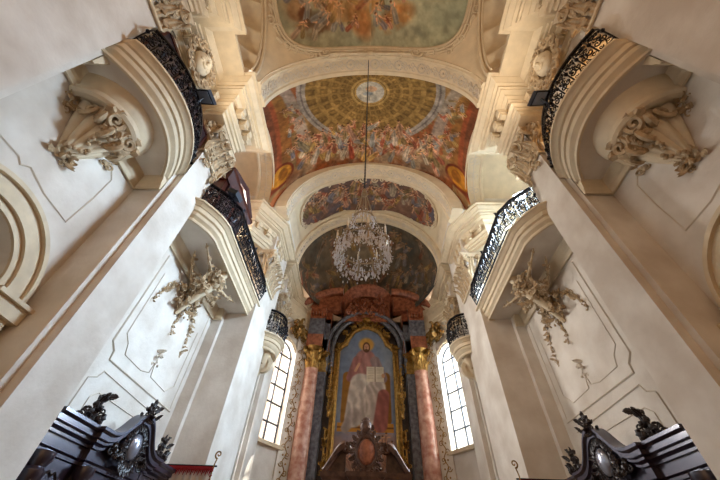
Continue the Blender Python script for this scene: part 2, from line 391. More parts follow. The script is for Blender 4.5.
PAL = [((.80, .55, .45), (.62, .28, .20)), ((.55, .60, .62), (.75, .72, .66)), ((.78, .62, .30), (.60, .40, .20)), ((.62, .25, .18), (.70, .50, .40)),
       ((.82, .78, .68), (.55, .50, .46)), ((.42, .45, .55), (.66, .55, .45)), ((.72, .60, .52), (.48, .36, .28)), ((.50, .42, .24), (.72, .60, .42))]

# --- vault 1: painted coffered dome
ny, nx = 230, 360
gx = np.linspace(-4.62, 4.62, nx); gy = np.linspace(4.42, 9.12, ny); XR, Y = np.meshgrid(gx, gy); X = XR/1.06
p = Paint(X, Y, (.56, .43, .27), 3)
p.mott(.35, .8); p.mix(p.noise(1.2, 2) > .55, (.58, .34, .20))
# big dome of coffers seen in perspective about the lantern
cx, cy = 0, 5.42
dx, dy = X-cx, (Y-cy)*1.15; rr = np.hypot(dx, dy); th = np.arctan2(dy, dx)
dome = (rr < 2.95)
p.mix(dome*1.0, (.58, .46, .26)); 
ring = (np.log(np.maximum(rr, .6)/.85)*4.0); fr = ring % 1; ft = (th/PI*14) % 1
cof = ((fr > .22) & (fr < .86) & (ft > .2) & (ft < .86)) & dome & (rr > .85)
p.mix(cof*.8, (.44, .34, .19)); cof2 = ((fr > .4) & (fr < .7) & (ft > .4) & (ft < .68)) & cof
p.mix(cof2*.7, (.56, .44, .24))
p.mix(((rr > .62) & (rr < .86))*1.0, (.66, .54, .32)); p.mix(((rr > .72) & (rr < .76))*1.0, (.46, .35, .2)); p.mix((rr < .64)*1.0, (.70, .68, .63)); p.mix(p.ell(.05, 5.25, .28, .16)*.9, (.72, .58, .46)); p.mix(p.ell(-.1, 5.5, .25, .1)*.8, (.55, .58, .62))
p.mix(((rr > 2.82) & (rr < 3.15))*.9, (.60, .57, .54)); p.mix(((rr > 2.95) & (rr < 3.02))*.8, (.42, .38, .36))
for sg in (-1, 1):
    p.mix(p.seg(sg*3.45, 4.6, sg*3.05, 8.0, .22, .3, .3)*.8, (.60, .56, .52))
    p.mix(p.seg(sg*4.1, 4.5, sg*4.25, 8.3, .4, .5, .6)*.9, (.43, .24, .15)); p.mix(p.seg(sg*3.75, 5.0, sg*3.9, 8.0, .2, .22)*.7, (.56, .38, .18)); p.mix(p.seg(sg*3.95, 4.6, sg*4.15, 8.2, .08, .1)*.7, (.60, .30, .17))
    p.mix(p.ell(sg*4.05, 8.5, .45, .42, 0, .1), (.42, .18, .10)); p.mix(p.ell(sg*4.05, 8.5, .36, .33, 0, .12), (.68, .45, .14))
    p.mix(p.ell(sg*4.02, 8.5, .18, .22)*.7, (.48, .28, .10))
p.mix(np.clip((Y-8.55)*3, 0, 1)*(np.abs(X) < 3.9), (.46, .25, .13))
# crowd of figures
rn = random.Random(11)
p.mix(np.clip((p.noise(1.3, 20)-.42)*6, 0, 1)*np.clip((Y-6.9-.12*X*X)*1.4, 0, 1)*(np.abs(X) < 3.9)*.8, (.62, .54, .44))
p.mix(np.clip((p.noise(2.1, 23)-.5)*7, 0, 1)*np.clip((Y-7.1-.1*X*X)*1.4, 0, 1)*(np.abs(X) < 3.9)*.6, (.40, .27, .19))
for i in range(150):
    t = rn.random(); x = rn.uniform(-3.3, 3.3); yy = 8.75-.9*rn.random()-(1.1 if abs(x) < 1.3 else .35+.2*abs(x))*rn.random()**1.5*(1.0)
    a, b = rn.choice(PAL); k = rn.uniform(.8, 1.12)
    p.figure(x, yy, rn.uniform(.45, .8), -PI/2+rn.uniform(-.9, .9), [c*k for c in a], [c*k for c in b])
for i in range(34):
    sg = rn.choice((-1, 1)); a, b = rn.choice(PAL); p.figure(sg*rn.uniform(3.2, 3.9), rn.uniform(5.0, 7.9), rn.uniform(.35, .55), -PI/2+rn.uniform(-1, 1), a, b)
for (x, yy, col) in ((-.95, 8.35, (.62, .14, .08)), (-2.6, 8.25, (.80, .79, .74)), (.15, 7.75, (.55, .62, .66)), (1.2, 7.6, (.80, .76, .70)), (1.9, 8.3, (.84, .80, .72)), (-1.0, 7.4, (.72, .52, .45)), (1.5, 7.2, (.74, .54, .42)), (-3.3, 7.6, (.42, .42, .34))):
    p.figure(x, yy, .85, -PI/2+rn.uniform(-.4, .4), col, [c*.85 for c in col])
p.mott(.3, 4, 9); p.mott(.2, 11, 12); p.c = p.c*1.05+.01
rad = 1-(XR/5.08)**2-((Y-6.9)/4.53)**2; Z = ZC+4.6*np.sqrt(np.maximum(rad, .0))
p.build('ceiling_fresco', np.stack([XR, Y, Z], -1), keep=rad > -.05, label='large vault fresco of a coffered dome with round lantern above a crowd', category='fresco')

# --- top vault of the crossing with its framed fresco
gx = np.linspace(-4.0, 4.0, 300); gy = np.linspace(-3.3, 3.72, 260); X, Y = np.meshgrid(gx, gy)
def outline(ph):   # mixtilinear oval outline of the frame, plan radius
    return 1/((abs(math.cos(ph)/3.72)**4.6+abs(math.sin(ph)/3.24)**4.6)**(1/4.6))
ph = np.arctan2(Y-.2, X); RR = np.hypot(X, Y-.2)
OUT = 1/((np.abs(np.cos(ph)/3.72)**4.6+np.abs(np.sin(ph)/3.24)**4.6)**(1/4.6))
inside = RR < OUT+.03
p = Paint(X, Y, (.56, .57, .48), 8)
p.mix(p.noise(.7, 1)*1.6-.5, (.46, .50, .44)); p.mix(p.noise(.9, 4)*2-.8, (.72, .70, .58))
p.mix(np.clip(.5-(X+1)*.5, 0, 1)*.55, (.50, .46, .36))
p.mix(p.ell(.3, 3.0, 2.1, .45, 0, .5)*.7, (.56, .55, .46))
p.mix(p.ell(-2.9, 2.1, .5, .4, .3, .3), (.36, .22, .14))
def cloth(x, y, rx, ry, ang, col, sd):
    mk = p.ell(x, y, rx, ry, ang, .5)*np.clip((p.noise(1.6, sd)-.36)*7, 0, 1)*.9
    sh = .75+.5*p.noise(3.5, sd+1, 2); mk = mk[..., None]; p.c = p.c*(1-mk)+np.array(col)*sh[..., None]*mk
cloth(.1, 2.25, 1.9, .75, 0, (.66, .48, .28), 40); cloth(-.5, 2.6, .9, .5, .9, (.60, .40, .24), 42); cloth(1.0, 2.5, 1.0, .45, -.5, (.58, .38, .22), 44)
cloth(-2.6, 1.9, 1.1, .9, .3, (.58, .46, .32), 46); cloth(-2.2, 2.6, .9, .5, 0, (.40, .30, .22), 48); cloth(-.9, 1.5, 1.6, .7, .2, (.68, .60, .50), 50)
for i in range(70):
    a, b = rn.choice(PAL); p.figure(rn.uniform(-3.1, 1.0), rn.uniform(.2, 2.7), rn.uniform(.45, .8), PI/2*-1+rn.uniform(-1.2, 1.2), [c*.8 for c in a], [c*.75 for c in b])
for i in range(7):
    a, b = PAL[0]; p.figure(rn.uniform(1.2, 1.7), rn.uniform(1.0, 2.0), .4, -PI/2+rn.uniform(-1, 1), [c*.85 for c in a], [c*.8 for c in b])
p.mix(p.ell(2.0, 2.9, .5, .15, .4, .9)*.5, (.36, .38, .34)); p.mix(np.clip((p.noise(1.5, 31)-.5)*6, 0, 1)*(X < 1.5)*(Y < 2.6)*.6, (.62, .46, .28))
p.mott(.25, 4, 9); p.c = p.c*1.12+.02
rad = 5.17**2-X**2-(Y-.2)**2; Zt = 13.5+np.sqrt(np.maximum(rad, .0))
p.build('ceiling_fresco', np.stack([X, Y, Zt-.03], -1), keep=inside, label='oval ceiling fresco of clouds and figures in a white stucco frame, nearest the viewer', category='fresco')
def sph_pt(x, y, off=0):
    q = max(0.0, 5.17**2-x*x-(y-.2)**2); z = 13.5+math.sqrt(q); n = V(x, y-.2, z-13.5).normalized(); return V(x, y, z)-n*off
m = MB()
n1, n2 = 64, 56
gv = [[sph_pt(-4.06+8.12*i/n1, -3.3+7.02*j/n2) for i in range(n1+1)] for j in range(n2+1)]
m.rings(gv, closed=False)
m.build('ceiling', 'cream', smooth=True, kind='structure')
fr = MB()
for off, dr_, r_ in ((.05, .05, .07), (.09, .14, .05), (.03, .2, .05)):
    pts = []
    for i in range(121):
        a = 2*PI*i/120; r0 = outline(a)+dr_; pts.append(sph_pt(math.cos(a)*r0, .2+math.sin(a)*r0, off) if True else None)
    pts = [q for q in pts if q.y < 3.68 and abs(q.x) < 4.3]
    # keep only the half that is in the built vault, in order
    pts.sort(key=lambda q: (math.atan2(q.y-.2, q.x)+PI/2) % (2*PI))
    fr.tube(pts, r_, 6)
rn = random.Random(5)
for a_ in np.linspace(.12, PI-.12, 40):
    r0 = outline(a_)+.2+rn.uniform(-.03, .1); q = sph_pt(math.cos(a_)*r0, .2+math.sin(a_)*r0, .06)
    if q.y > 3.62: q.y = 3.62
    u = V(-math.sin(a_), math.cos(a_), 0); nn = V(math.cos(a_), math.sin(a_), -.3)
    if int(a_*9) % 2: fr.spiral(q, u, nn, .17, 1.3, .035, a0=rn.uniform(0, 6), hand=rn.choice((-1, 1)))
    else: fr.leaf(q-u*.15, u, V(0, 0, -1), .34, .16, .5)
# cartouche where the frame meets the arch
for sg in (-1, 1):
    fr.spiral(V(sg*.36, 3.62, 17.15), V(sg, 0, 0), V(0, -.5, .85), .2, 1.6, .06, a0=PI/2, hand=1)
    fr.spiral(V(sg*1.9, 3.5, 16.75), V(sg, 0, -.4), V(0, -.5, .85), .24, 1.4, .06, a0=0, hand=-1)
    fr.tube([V(sg*.1, 3.6, 17.05), V(sg*.6, 3.58, 16.95), V(sg*1.1, 3.55, 16.85), V(sg*1.7, 3.52, 16.65)], [.05, .07, .07, .04], 6)
fr.ball(V(0, 3.6, 17.1), .2, .12, .16)
o = fr.build('fresco_frame', 'stone', smooth=True); o['label'] = 'white stucco frame with curling shells around the oval ceiling fresco'; o['category'] = 'stucco frame'

# --- barrel fresco between the second and third arch
nph, nyy = 260, 90
PHg = np.linspace(.30, PI-.30, nph); gy = np.linspace(9.9, 12.5, nyy); PH, Y = np.meshgrid(PHg, gy)
p = Paint(PH*3.85, Y, (.86, .79, .66), 21)
u = (PH-PI/2)/(PI/2-.38); ed = .18*np.cos(u*9)+.1
inp = (np.abs(u)**3+np.abs((Y-11.1-.0)/(1.12+ed*.5))**3) < 1
base = p.c.copy(); p.c[:] = (.45, .34, .28); p.mix(p.noise(1.0, 1)*2-.7, (.36, .36, .42)); p.mix(p.noise(1.2, 6)*2-.9, (.58, .42, .32))
for i in range(95):
    a, b = rn.choice(PAL); k = rn.uniform(.7, 1.0); p.figure(rn.uniform(1.4, 10.6), rn.uniform(10.2, 12.0), rn.uniform(.6, 1.0), -PI/2+rn.uniform(-1, 1), [c*k for c in a], [c*k for c in b])
p.mott(.25, 4, 3); p.c = np.where(inp[..., None], p.c, base)
pos = np.stack([np.cos(PH)*3.95, Y, ZC+np.sin(PH)*3.95], -1)
p.build('ceiling_fresco', pos, label='narrow curved vault fresco of reclining figures just behind the chandelier chain', category='fresco')
fr = MB()
pts = []
for i in range(141):
    a = 2*PI*i/140; c_, s_ = math.cos(a), math.sin(a); r0 = 1/((abs(c_)**3+abs(s_)**3)**(1/3)); uu = c_*r0
    e_ = 1.12+.5*(.18*math.cos(uu*9)+.1); yy = 11.1+s_*r0*e_; ph_ = PI/2+uu*(PI/2-.38); pts.append(V(math.cos(ph_)*3.9, yy, ZC+math.sin(ph_)*3.9))
fr.tube(pts, .05, 6)
for i in range(0, 140, 4):
    q = pts[i]; rd = V(q.x, 0, q.z-ZC).normalized(); t_ = (pts[(i+1) % 140]-q).normalized(); fr.spiral(q-rd*.03, t_, rd.cross(t_), .13, 1.2, .035, a0=rn.uniform(0, 6), hand=rn.choice((-1, 1)))
for x in (-1, 1):   # crown of shells in the middle of the arch
    fr.spiral(V(x*.3, 10.0, 17.2), V(x, 0, 0), V(0, 1, 0), .2, 1.3, .05); fr.spiral(V(x*.75, 9.95, 17.1), V(x, 0, 0), V(0, -1, 0), .16, 1.3, .04)
o = fr.build('fresco_frame', 'stone', smooth=True); o['label'] = 'wavy white stucco frame of the narrow vault fresco behind the chandelier chain'; o['category'] = 'stucco frame'
m = MB()
m.rings([[V(math.cos(a)*3.98*1.0, y, ZC+math.sin(a)*3.98) for a in np.linspace(0, PI, 50)] for y in (9.9, 12.5)], closed=False)
m.build('ceiling', 'cream', smooth=True, kind='structure')

# --- conch of the apse
na, nb = 230, 150
A, B = np.meshgrid(np.linspace(0, PI, na), np.linspace(0, PI/2, nb))
p = Paint(A*3.2, B*3.6, (.27, .24, .20), 31)
p.mix(p.noise(.8, 1)*2-.8, (.40, .34, .27)); p.mix(p.noise(1.0, 3)*2-.9, (.20, .24, .26)); p.mix(p.ell(5.0, 1.6, 2.2, 1.4, 0, .8)*.5, (.50, .45, .36))
for i in range(150):
    a, b = rn.choice(PAL); k = rn.uniform(.4, .78); p.figure(rn.uniform(.2, 9.9), rn.uniform(.2, 4.8), rn.uniform(.5, .85), PI/2+rn.uniform(-1, 1)+PI, [c*k for c in a], [c*k*.9 for c in b], (.50, .38, .28))
p.mott(.3, 4, 3)
p.c = p.c*1.1+np.array((.27, .23, .18))*.25
# B=0 at the arch, PI/2 at the back: ellipsoid point
pos = np.stack([4.0*np.cos(A)*np.cos(B*.96), 13.15+5.3*np.sin(B), ZC-.1+4.05*np.sin(A)*np.cos(B*.92)+0*A], -1)
p.build('ceiling_fresco', pos, label='dark fresco of clouds and figures filling the half dome above the altar', category='fresco')

# ------------------------------------------------------------------ side arches of the second bay, shell hoods, lunettes
for s in (-1, 1):
    a = MB(s); yc = 7.0; rr = 1.95
    rings = []
    for i in range(29):
        t = PI*i/28; c_, s_ = math.cos(t), math.sin(t)
        rings.append([(x, yc-c_*r, ZC+s_*r) for r, x in ((rr-.03, 4.56), (rr-.07, 4.58), (rr-.07, 4.66), (rr, 4.7), (rr, 5.22), (rr-.07, 5.26), (rr-.07, 5.34), (rr, 5.38), (rr+.35, 5.38), (rr+.2, 4.56))])
    a.rings(rings)
    a.box(4.62, 5.4, 4.4, 5.05, 13.4, 15.2); a.box(4.62, 5.4, 8.95, 9.2, 13.4, 15.2)
    a.box(5.0, 5.4, 4.4, 9.2, 15.3, 17.3)
    a.build('ceiling', 'cream', smooth=True, kind='structure')
    # scrollwork on that soffit
    b = MB(s); b.tube([V(4.95, yc-math.cos(t)*(rr-.01), ZC+math.sin(t)*(rr-.01)) for t in np.linspace(.05, PI-.05, 30)], .02, 4)
    for i in range(9):
        t = PI*(i+.5)/9; c_ = V(4.95, yc-math.cos(t)*(rr-.01), ZC+math.sin(t)*(rr-.01)); u = V(0, math.sin(t), math.cos(t)); v = V(1, 0, 0)
        b.spiral(c_+v*.12, u, v, .2, 1.3, .022, a0=PI); b.spiral(c_-v*.12, u, v, .2, 1.3, .022, a0=0)
    o = b.build('stucco_scrollwork', 'line', smooth=True); o['label'] = 'stucco scrollwork under the %s side arch above the iron gallery' % SIDE[s]; o['category'] = 'stucco ornament'
    # vault and back of gallery behind
    g = MB(s)
    g.rings([[V(x, 7.0-math.cos(t)*2.6, 13.0+math.sin(t)*2.4) for t in np.linspace(0, PI, 24)] for x in (5.26, 8.1)], closed=False)
    g.box(6.2, 8.1, 4.3, 4.55, 9, 15); g.box(6.2, 8.1, 9.5, 9.8, 9, 15)
    g.build('ceiling', 'cream', smooth=True, kind='structure')
    # fluted shell hood above the first gallery
    h = MB(s); rings = []
    for j in range(11):
        e_ = j/10*PI/2; rg = []
        for i in range(121):
            t = PI*i/120; f_ = 1-.13*(1-abs(math.sin(t*9)))*math.sin(min(PI, e_*1.6+.25))
            rg.append((4.02+math.sin(e_)*1.5*f_, .2-math.cos(t)*3.2*math.cos(e_)*f_, 13.42+math.sin(t)*3.25*math.cos(e_)*f_))
        rings.append(rg)
    h.rings(rings, closed=False)
    for q_, w_ in ((0, .07), (-.18, .04)):
        h.tube([(3.98-q_*.3, .2-math.cos(PI*i/40)*(3.2+q_), 13.42+math.sin(PI*i/40)*(3.22+q_)) for i in range(41)], w_, 6)
    h.box(4.3, 5.8, 1.4, 4.2, 13.3, 13.43)
    hd = empty('shell_hood', (s*4.6, 2.72, 13.42), 'fluted stucco shell hood in the vault corner above the %s front balcony' % SIDE[s], 'shell hood')
    h.build('shell', 'stone', hd, smooth=True)

# ------------------------------------------------------------------ capitals
def capital(mb, path, z0, z1, seed):
    # leaves and volutes along a plan path; out is the left normal
    rn = random.Random(seed)
    for i in range(len(path)-1):
        a, b = Vector(path[i]), Vector(path[i+1]); L = (b-a).length; d = (b-a)/L; o = Vector((-d.y, d.x)); D = V(d.x, d.y, 0); O = V(o.x, o.y, 0); n = max(1, round(L/.3))
        H = z1-z0
        for row, (zz, hh) in enumerate(((0, .5), (.32, .5))):
            for k in range(n+(row == 0)):
                t = (k+(.5 if row else 0))/n; q = a.lerp(b, min(1, t)); mb.leaf((q.x+o.x*.02, q.y+o.y*.02, z0+H*zz), (0, 0, 1), O, H*hh*1.15, L/n*.95, 1.35)
        for k in (0, 1):
            q = a.lerp(b, .06 if k == 0 else .94); dd = D*(-1 if k else 1)
            mb.spiral(V(q.x, q.y, z1-.26)+O*.16, dd, V(0, 0, 1), .22, 1.8, .055, a0=PI/2, hand=1)
        q = a.lerp(b, .5)
        mb.ball(V(q.x, q.y, z1-.16)+O*.15, .12, .12, .12, jit=.2, rnd=rn)
        for k in range(3):
            q = a.lerp(b, rn.random()); mb.spiral(V(q.x, q.y, z0+H*rn.uniform(.45, .8))+O*.14, D, V(0, 0, 1), .12, 1.3, .03, a0=rn.uniform(0, 6), hand=rn.choice((-1, 1)))
for s in (-1, 1):
    for nm, path, z0, lab, ab in (
        ('A', [(5.2, 4.62), (4.97, 4.62), (4.97, 5.62), (5.3, 5.65)], 10.35, 'leafy stucco capital on the tall pier between the two %s balconies', None),
        ('N', [(4.97, -.6), (4.97, 1.5), (5.3, 1.5)], 10.35, 'leafy stucco capital at the upper %s edge, nearest the viewer', None),
        ('B', [(5.5, 10.25), (5.37, 10.45), (4.34, 10.45), (4.34, 11.9)], 10.2, 'leafy stucco capital on the %s pier beyond the long iron gallery', None),
        ('C', [(4.5, 13.6), (4.34, 13.62), (4.34, 14.8)], 10.2, 'leafy stucco capital on the %s pier beside the apse window', None)):
        ct = empty('pilaster_capital', (s*5, path[0][1], z0), lab % SIDE[s], 'capital')
        q = MB(s); capital(q, path, z0, 11.7, 3 if nm == 'A' else 7); q.build('leaves', 'stucco', ct, smooth=True)
        ab = MB(s); ab.sweep(path, [(0, 11.6), (.1, 11.62), (.14, 11.7), (.2, 11.76), (-.1, 11.76), (-.1, 11.6)]); ab.build('abacus', 'stone', ct); ab = MB(s); ab.sweep(path, [(0, z0-.06), (.05, z0-.06), (.06, z0), (0, z0+.02)])
        ab.build('necking', 'stone', ct)
    # pendent leaf on the pier between the balconies
    q = MB(s); rn = random.Random(4)
    for k in range(14):
        yy = rn.uniform(4.75, 5.55); zz = 10.2+rn.uniform(-.25, 1.2); q.spiral((4.9, yy, zz), (0, 1, 0), (0, 0, 1), rn.uniform(.08, .18), 1.2, .035, a0=rn.uniform(0, 6), hand=rn.choice((-1, 1)))
    for k in range(5): q.leaf((4.95, 5.5, 10.55-.1*k), (.0, .3-.1*k, -1), (-1, 0, 0), .4, .2, .6)
    o = q.build('stucco_scroll', 'stucco', smooth=True); o['label'] = 'curling stucco leaves hanging below the capital of the %s balcony pier' % SIDE[s]; o['category'] = 'stucco ornament'
    # mask cartouche
    ct = empty('mask_cartouche', (s*5.5, 2.75, 12.3), 'carved mask in a shell cartouche under the cornice above the %s front balcony' % SIDE[s], 'cartouche')
    f_ = MB(s); f_.ball((5.15, 2.75, 12.25), .22, .34, .42, 12, 10)
    f_.ball((4.94, 2.75, 12.2), .08, .06, .11); f_.ball((5.0, 2.62, 12.33), .06, .08, .05); f_.ball((5.0, 2.88, 12.33), .06, .08, .05); f_.ball((4.98, 2.75, 12.02), .06, .11, .05); f_.ball((5.02, 2.58, 12.12), .08); f_.ball((5.02, 2.92, 12.12), .08); f_.ball((5.02, 2.75, 12.5), .1, .2, .07)
    f_.build('face', 'stone', ct, smooth=True)
    f_ = MB(s); rn = random.Random(9)
    f_.tube([(5.2, 2.75+math.cos(t)*.5, 12.25+math.sin(t)*.6) for t in np.linspace(0, 2*PI, 30)], .07, 6)
    for k in range(14):
        t = k/14*2*PI; f_.spiral((5.12, 2.75+math.cos(t)*.58, 12.25+math.sin(t)*.66), (0, math.cos(t), math.sin(t)), (0, -math.sin(t), math.cos(t)), .17, 1.2, .05, a0=rn.uniform(0, 6), hand=rn.choice((-1, 1)))
        f_.leaf((5.2, 2.75+math.cos(t)*.5, 12.25+math.sin(t)*.55), (0, math.cos(t), math.sin(t)), (-1, 0, 0), .35, .22, .8)
    f_.build('shell_border', 'stucco', ct, smooth=True)

def festoon(s, name, pieces, label, seed):
    rn = random.Random(seed); t = empty(name, (s*pieces[0][0][0], pieces[0][0][1], pieces[0][0][2]), label, 'stucco ornament')
    for c_, n, sp, sz in pieces:
        q = MB(s); c3 = V(*c_)
        q.tube([c3+V(.03, -sp[1], sp[2]*.6), c3+V(-.02, -sp[1]*.5, -sp[2]*.2), c3+V(-.04, 0, -sp[2]*.5), c3+V(-.02, sp[1]*.5, -sp[2]*.2), c3+V(.03, sp[1], sp[2]*.6)] if sp[1] > .05 else [c3+V(-sp[0], 0, sp[2]*.5), c3-V(0, 0, sp[2]*.4), c3+V(sp[0], 0, sp[2]*.5)], sz*.4, 6)
        ACL(q, c_, n, sp, sz, rn); q.build('leaf_cluster', 'stucco', t, smooth=True)
def ACL(*a): acanthus_cluster(*a)
# ------------------------------------------------------------------ balconies
def resample(path, step):
    P = [Vector(p) for p in path]; out = [P[0]]; 
    for a, b in zip(P[:-1], P[1:]):
        L = (b-a).length; n = max(1, round(L/step)); out += [a.lerp(b, (i+1)/n) for i in range(n)]
    return out
def railing(par, s, path, z0, z1, belly=.12, pw=.30, seed=1):
    # wrought-iron scroll railing along a plan path, bulging outwards
    P = [Vector(p) for p in path]; S = [0]
    for a, b in zip(P[:-1], P[1:]): S.append(S[-1]+(b-a).length)
    L = S[-1]; H = z1-z0
    def pt(q, z, extra=0):
        q = min(max(q, 0), L-1e-6); i = max(k for k in range(len(P)-1) if S[k] <= q); t = (q-S[i])/(S[i+1]-S[i]); c_ = P[i].lerp(P[i+1], t)
        d = (P[i+1]-P[i]).normalized(); o = Vector((-d.y, d.x)); k = belly*math.sin(PI*min(1, max(0, (z-z0)/H)))+extra
        return V(c_.x+o.x*k, c_.y+o.y*k, z)
    r = MB(s); n = max(8, int(L/.08))
    r.tube([pt(L*i/n, z1) for i in range(n+1)], .055, 5); r.build('handrail', 'iron', par, smooth=True)
    r = MB(s); r.tube([pt(L*i/n, z0+.04) for i in range(n+1)], .03, 4); r.tube([pt(L*i/n, z1-.14) for i in range(n+1)], .018, 4); r.tube([pt(L*i/n, z0+.16) for i in range(n+1)], .018, 4)
    np_ = max(2, round(L/pw))
    for k in range(np_+1):
        q = L*k/np_; r.tube([pt(q, z0+H*i/6) for i in range(7)], .02, 4)
        r.ball(pt(q, z0+H*.5, .03), .05, n=6, m=4)
    r.build('rail_bars', 'iron', par)
    g = MB(s); rn = random.Random(seed)
    def curl(qc, zc, Rr, turns, a0, hand, rad=.019):
        pts = []
        for i in range(15):
            t = i/14; a = a0+hand*turns*2*PI*t; rr = Rr*(1-.85*t); pts.append(pt(qc+math.cos(a)*rr, zc+math.sin(a)*rr))
        g.tube(pts, [rad*(1.1-.5*i/14) for i in range(15)], 4)
    w_ = L/np_
    for k in range(np_):
        qc = L*(k+.5)/np_; flip = 1 if k % 2 else -1
        for sg in (-1, 1):
            curl(qc+sg*w_*.22, z0+H*.36, w_*.30, 1.4, PI/2, sg*1); curl(qc+sg*w_*.22, z0+H*.68, w_*.28, 1.4, -PI/2, -sg)
            curl(qc+sg*w_*.25, z0+H*.22, w_*.16, 1.2, PI, sg, .014); curl(qc+sg*w_*.3, z0+H*.86, w_*.14, 1.2, 0, -sg, .014)
            curl(qc+sg*w_*.08, z0+H*.5, w_*.2, 1.1, 0 if sg > 0 else PI, flip*sg, .014)
        g.tube([pt(qc+flip*math.sin(i/10*2*PI)*w_*.2, z0+H*(.15+.7*i/10)) for i in range(11)], .016, 4)
        for q in range(4): g.ball(pt(qc+rn.uniform(-.4, .4)*w_, z0+H*rn.uniform(.2, .85), .01), .035, .035, .045, 5, 4)
    g.build('iron_scrollwork', 'iron', par)
    return pt, L
def acanthus_cluster(mb, c, n, spread, size, rn, out=(-1, 0, 0)):
    c = V(*c)
    for i in range(n):
        q = c+V(rn.uniform(-1, 1)*spread[0], rn.uniform(-1, 1)*spread[1], rn.uniform(-1, 1)*spread[2]); d = V(rn.uniform(-.6, .3), rn.uniform(-1, 1), rn.uniform(-1, 1)).normalized()
        k = rn.random(); sz = size*rn.uniform(.6, 1.3)
        if k < .38: mb.leaf(q, d, out, sz*1.7, sz*1.15, rn.uniform(.8, 1.8), .35)
        elif k < .7: mb.spiral(q, d, d.cross(V(*out)).normalized(), sz*.8, 1.2, sz*.2, a0=rn.uniform(0, 6))
        else: mb.ball(q, sz*.5, jit=.25, rnd=rn, n=7, m=5)
CORN = [(0, -.6), (.06, -.6), (.08, -.55), (.03, -.52), (.03, -.49), (.14, -.42), (.17, -.33), (.11, -.31), (.11, -.28), (.19, -.26), (.21, -.13), (.26, -.115), (.22, -.09), (.24, -.07), (.33, -.01), (.38, .0), (.38, .06), (0, .06)]
for s in (-1, 1):
    # ---- front balcony (bay one): bowed plan
    bal = empty('balcony', (s*5.4, 3.05, 8.4), 'bowed balcony on a shell bracket, its black scroll railing backed by %s' % ('darkness, at left' if s < 0 else 'golden light, at right'), 'balcony')
    cen = 3.05; N = 28
    bow = []
    for i in range(N+1):
        y = 1.1+(4.95-1.1)*i/N; bow.append((4.64+.3*(y-2.9)**2, y))
    body = MB(s); body.sweep(bow, [(o_, Z0+z) for o_, z in CORN])
    body.v = [(x_, min(4.64, max(1.475, y_)), z_) for x_, y_, z_ in body.v]; bow = [q_ for q_ in bow if 1.48 < q_[1] < 4.62]
    body.build('cornice', 'stone', bal, smooth=True)
    slab = MB(s); slab.prism([(5.9, bow[0][1])]+[(x+.02, y) for x, y in bow]+[(5.9, bow[-1][1])], Z0-.56, Z0); slab.build('slab', 'plaster', bal)
    # cornice strips where the soffit meets the wall and piers
    q = MB(s); q.sweep([(5.15, 1.62), (5.83, 1.62), (5.83, 4.48), (5.15, 4.48)], [(0, Z0-.95), (.05, Z0-.95), (.07, Z0-.85), (.1, Z0-.8), (.14, Z0-.62), (.17, Z0-.56), (0, Z0-.56)])
    q.build('soffit_moulding', 'stone', bal)
    # lower round tier
    arc = [(5.85-math.sin(PI*i/26)*.8, cen-.18-math.cos(PI*i/26)*.76) for i in range(27)]
    q = MB(s); q.sweep(arc, [(-.1, Z0-1.05), (.0, Z0-1.05), (.06, Z0-1.0), (.08, Z0-.9), (.04, Z0-.86), (.1, Z0-.78), (.16, Z0-.66), (.2, Z0-.56), (-.1, Z0-.56)])
    q.prism([(5.85, arc[0][1])]+arc+[(5.85, arc[-1][1])], Z0-.98, Z0-.6); q.build('round_tier', 'stone', bal, smooth=True)
    # fluted shell bracket
    br = MB(s); rings = []; by = cen-.12
    for j in range(15):
        t = j/14; z = Z0-1.0-t*1.05; r_ = .56*(1-t)**.75+.06; rg = []
        for i in range(41):
            a_ = PI*i/40; f_ = 1+.2*abs(math.sin(a_*6.5)); rg.append((5.87-math.sin(a_)*r_*1.05*f_, by-math.cos(a_)*r_*.85*f_, z))
        rings.append(rg)
    br.rings(rings, closed=False); bk = br.build('bracket', 'stone', bal, smooth=True)
    orn = MB(s); rn = random.Random(12)
    for sg in (-1, 1):
        orn.spiral((5.36, by+sg*.36, Z0-1.15), (-.8, sg*.5, 0), (0, 0, 1), .25, 1.7, .09, a0=0, hand=1, n=24)
        orn.spiral((5.25, by+sg*.15, Z0-1.4), (-1, sg*.2, 0), (0, 0, 1), .2, 1.4, .07, a0=2, n=20)
    for k in range(14): orn.ball((5.26+.038*k, by+rn.uniform(-.03, .03)+.1*math.sin(k), Z0-1.45-.045*k), .045, n=6, m=5)
    acanthus_cluster(orn, (5.36, by, Z0-1.2), 56, (.12, .45, .16), .12, rn)
    for sg in (-1, 1):
        orn.spiral((5.18, by+sg*.26, Z0-1.12), (0, sg, 0), (-.5, 0, .8), .22, 1.6, .065, a0=1, n=22); orn.spiral((5.55, by+sg*.5, Z0-1.15), (-1, 0, 0), (0, 0, 1), .22, 1.5, .06, a0=2)
    orn.build('scroll_carving', 'stucco', bk, smooth=True)
    for c3, n3, sp3 in (((5.8, by+.05, Z0-2.0), 40, (.05, .17, .16)), ((5.83, by-.65, Z0-1.15), 14, (.03, .14, .2)), ((5.83, by+.65, Z0-1.15), 12, (.03, .12, .2))):
        tip = MB(s); acanthus_cluster(tip, c3, n3, sp3, .1, rn); tip.build('leaf_tip', 'stucco', bk, smooth=True)
    rp = [(4.5+.24*(y-2.87)**2, y) for x, y in bow]
    pt, L = railing(bal, s, rp, Z0+.06, 10.1, seed=2 if s < 0 else 6)
    # floodlight
    fl = empty('floodlight', (s*4.2, 3.05, 10.0), 'grey box floodlight clamped to the rail of the %s front balcony' % SIDE[s], 'floodlight')
    q = MB(s); c_ = V(4.34, 3.02, 10.2); az = V(-.1, .25, .95).normalized(); ax = V(0, 1, .2); ay = az.cross(ax)
    q.obox(c_, ax, ay, az, .21, .20, .07); q.build('housing', 'black', fl)
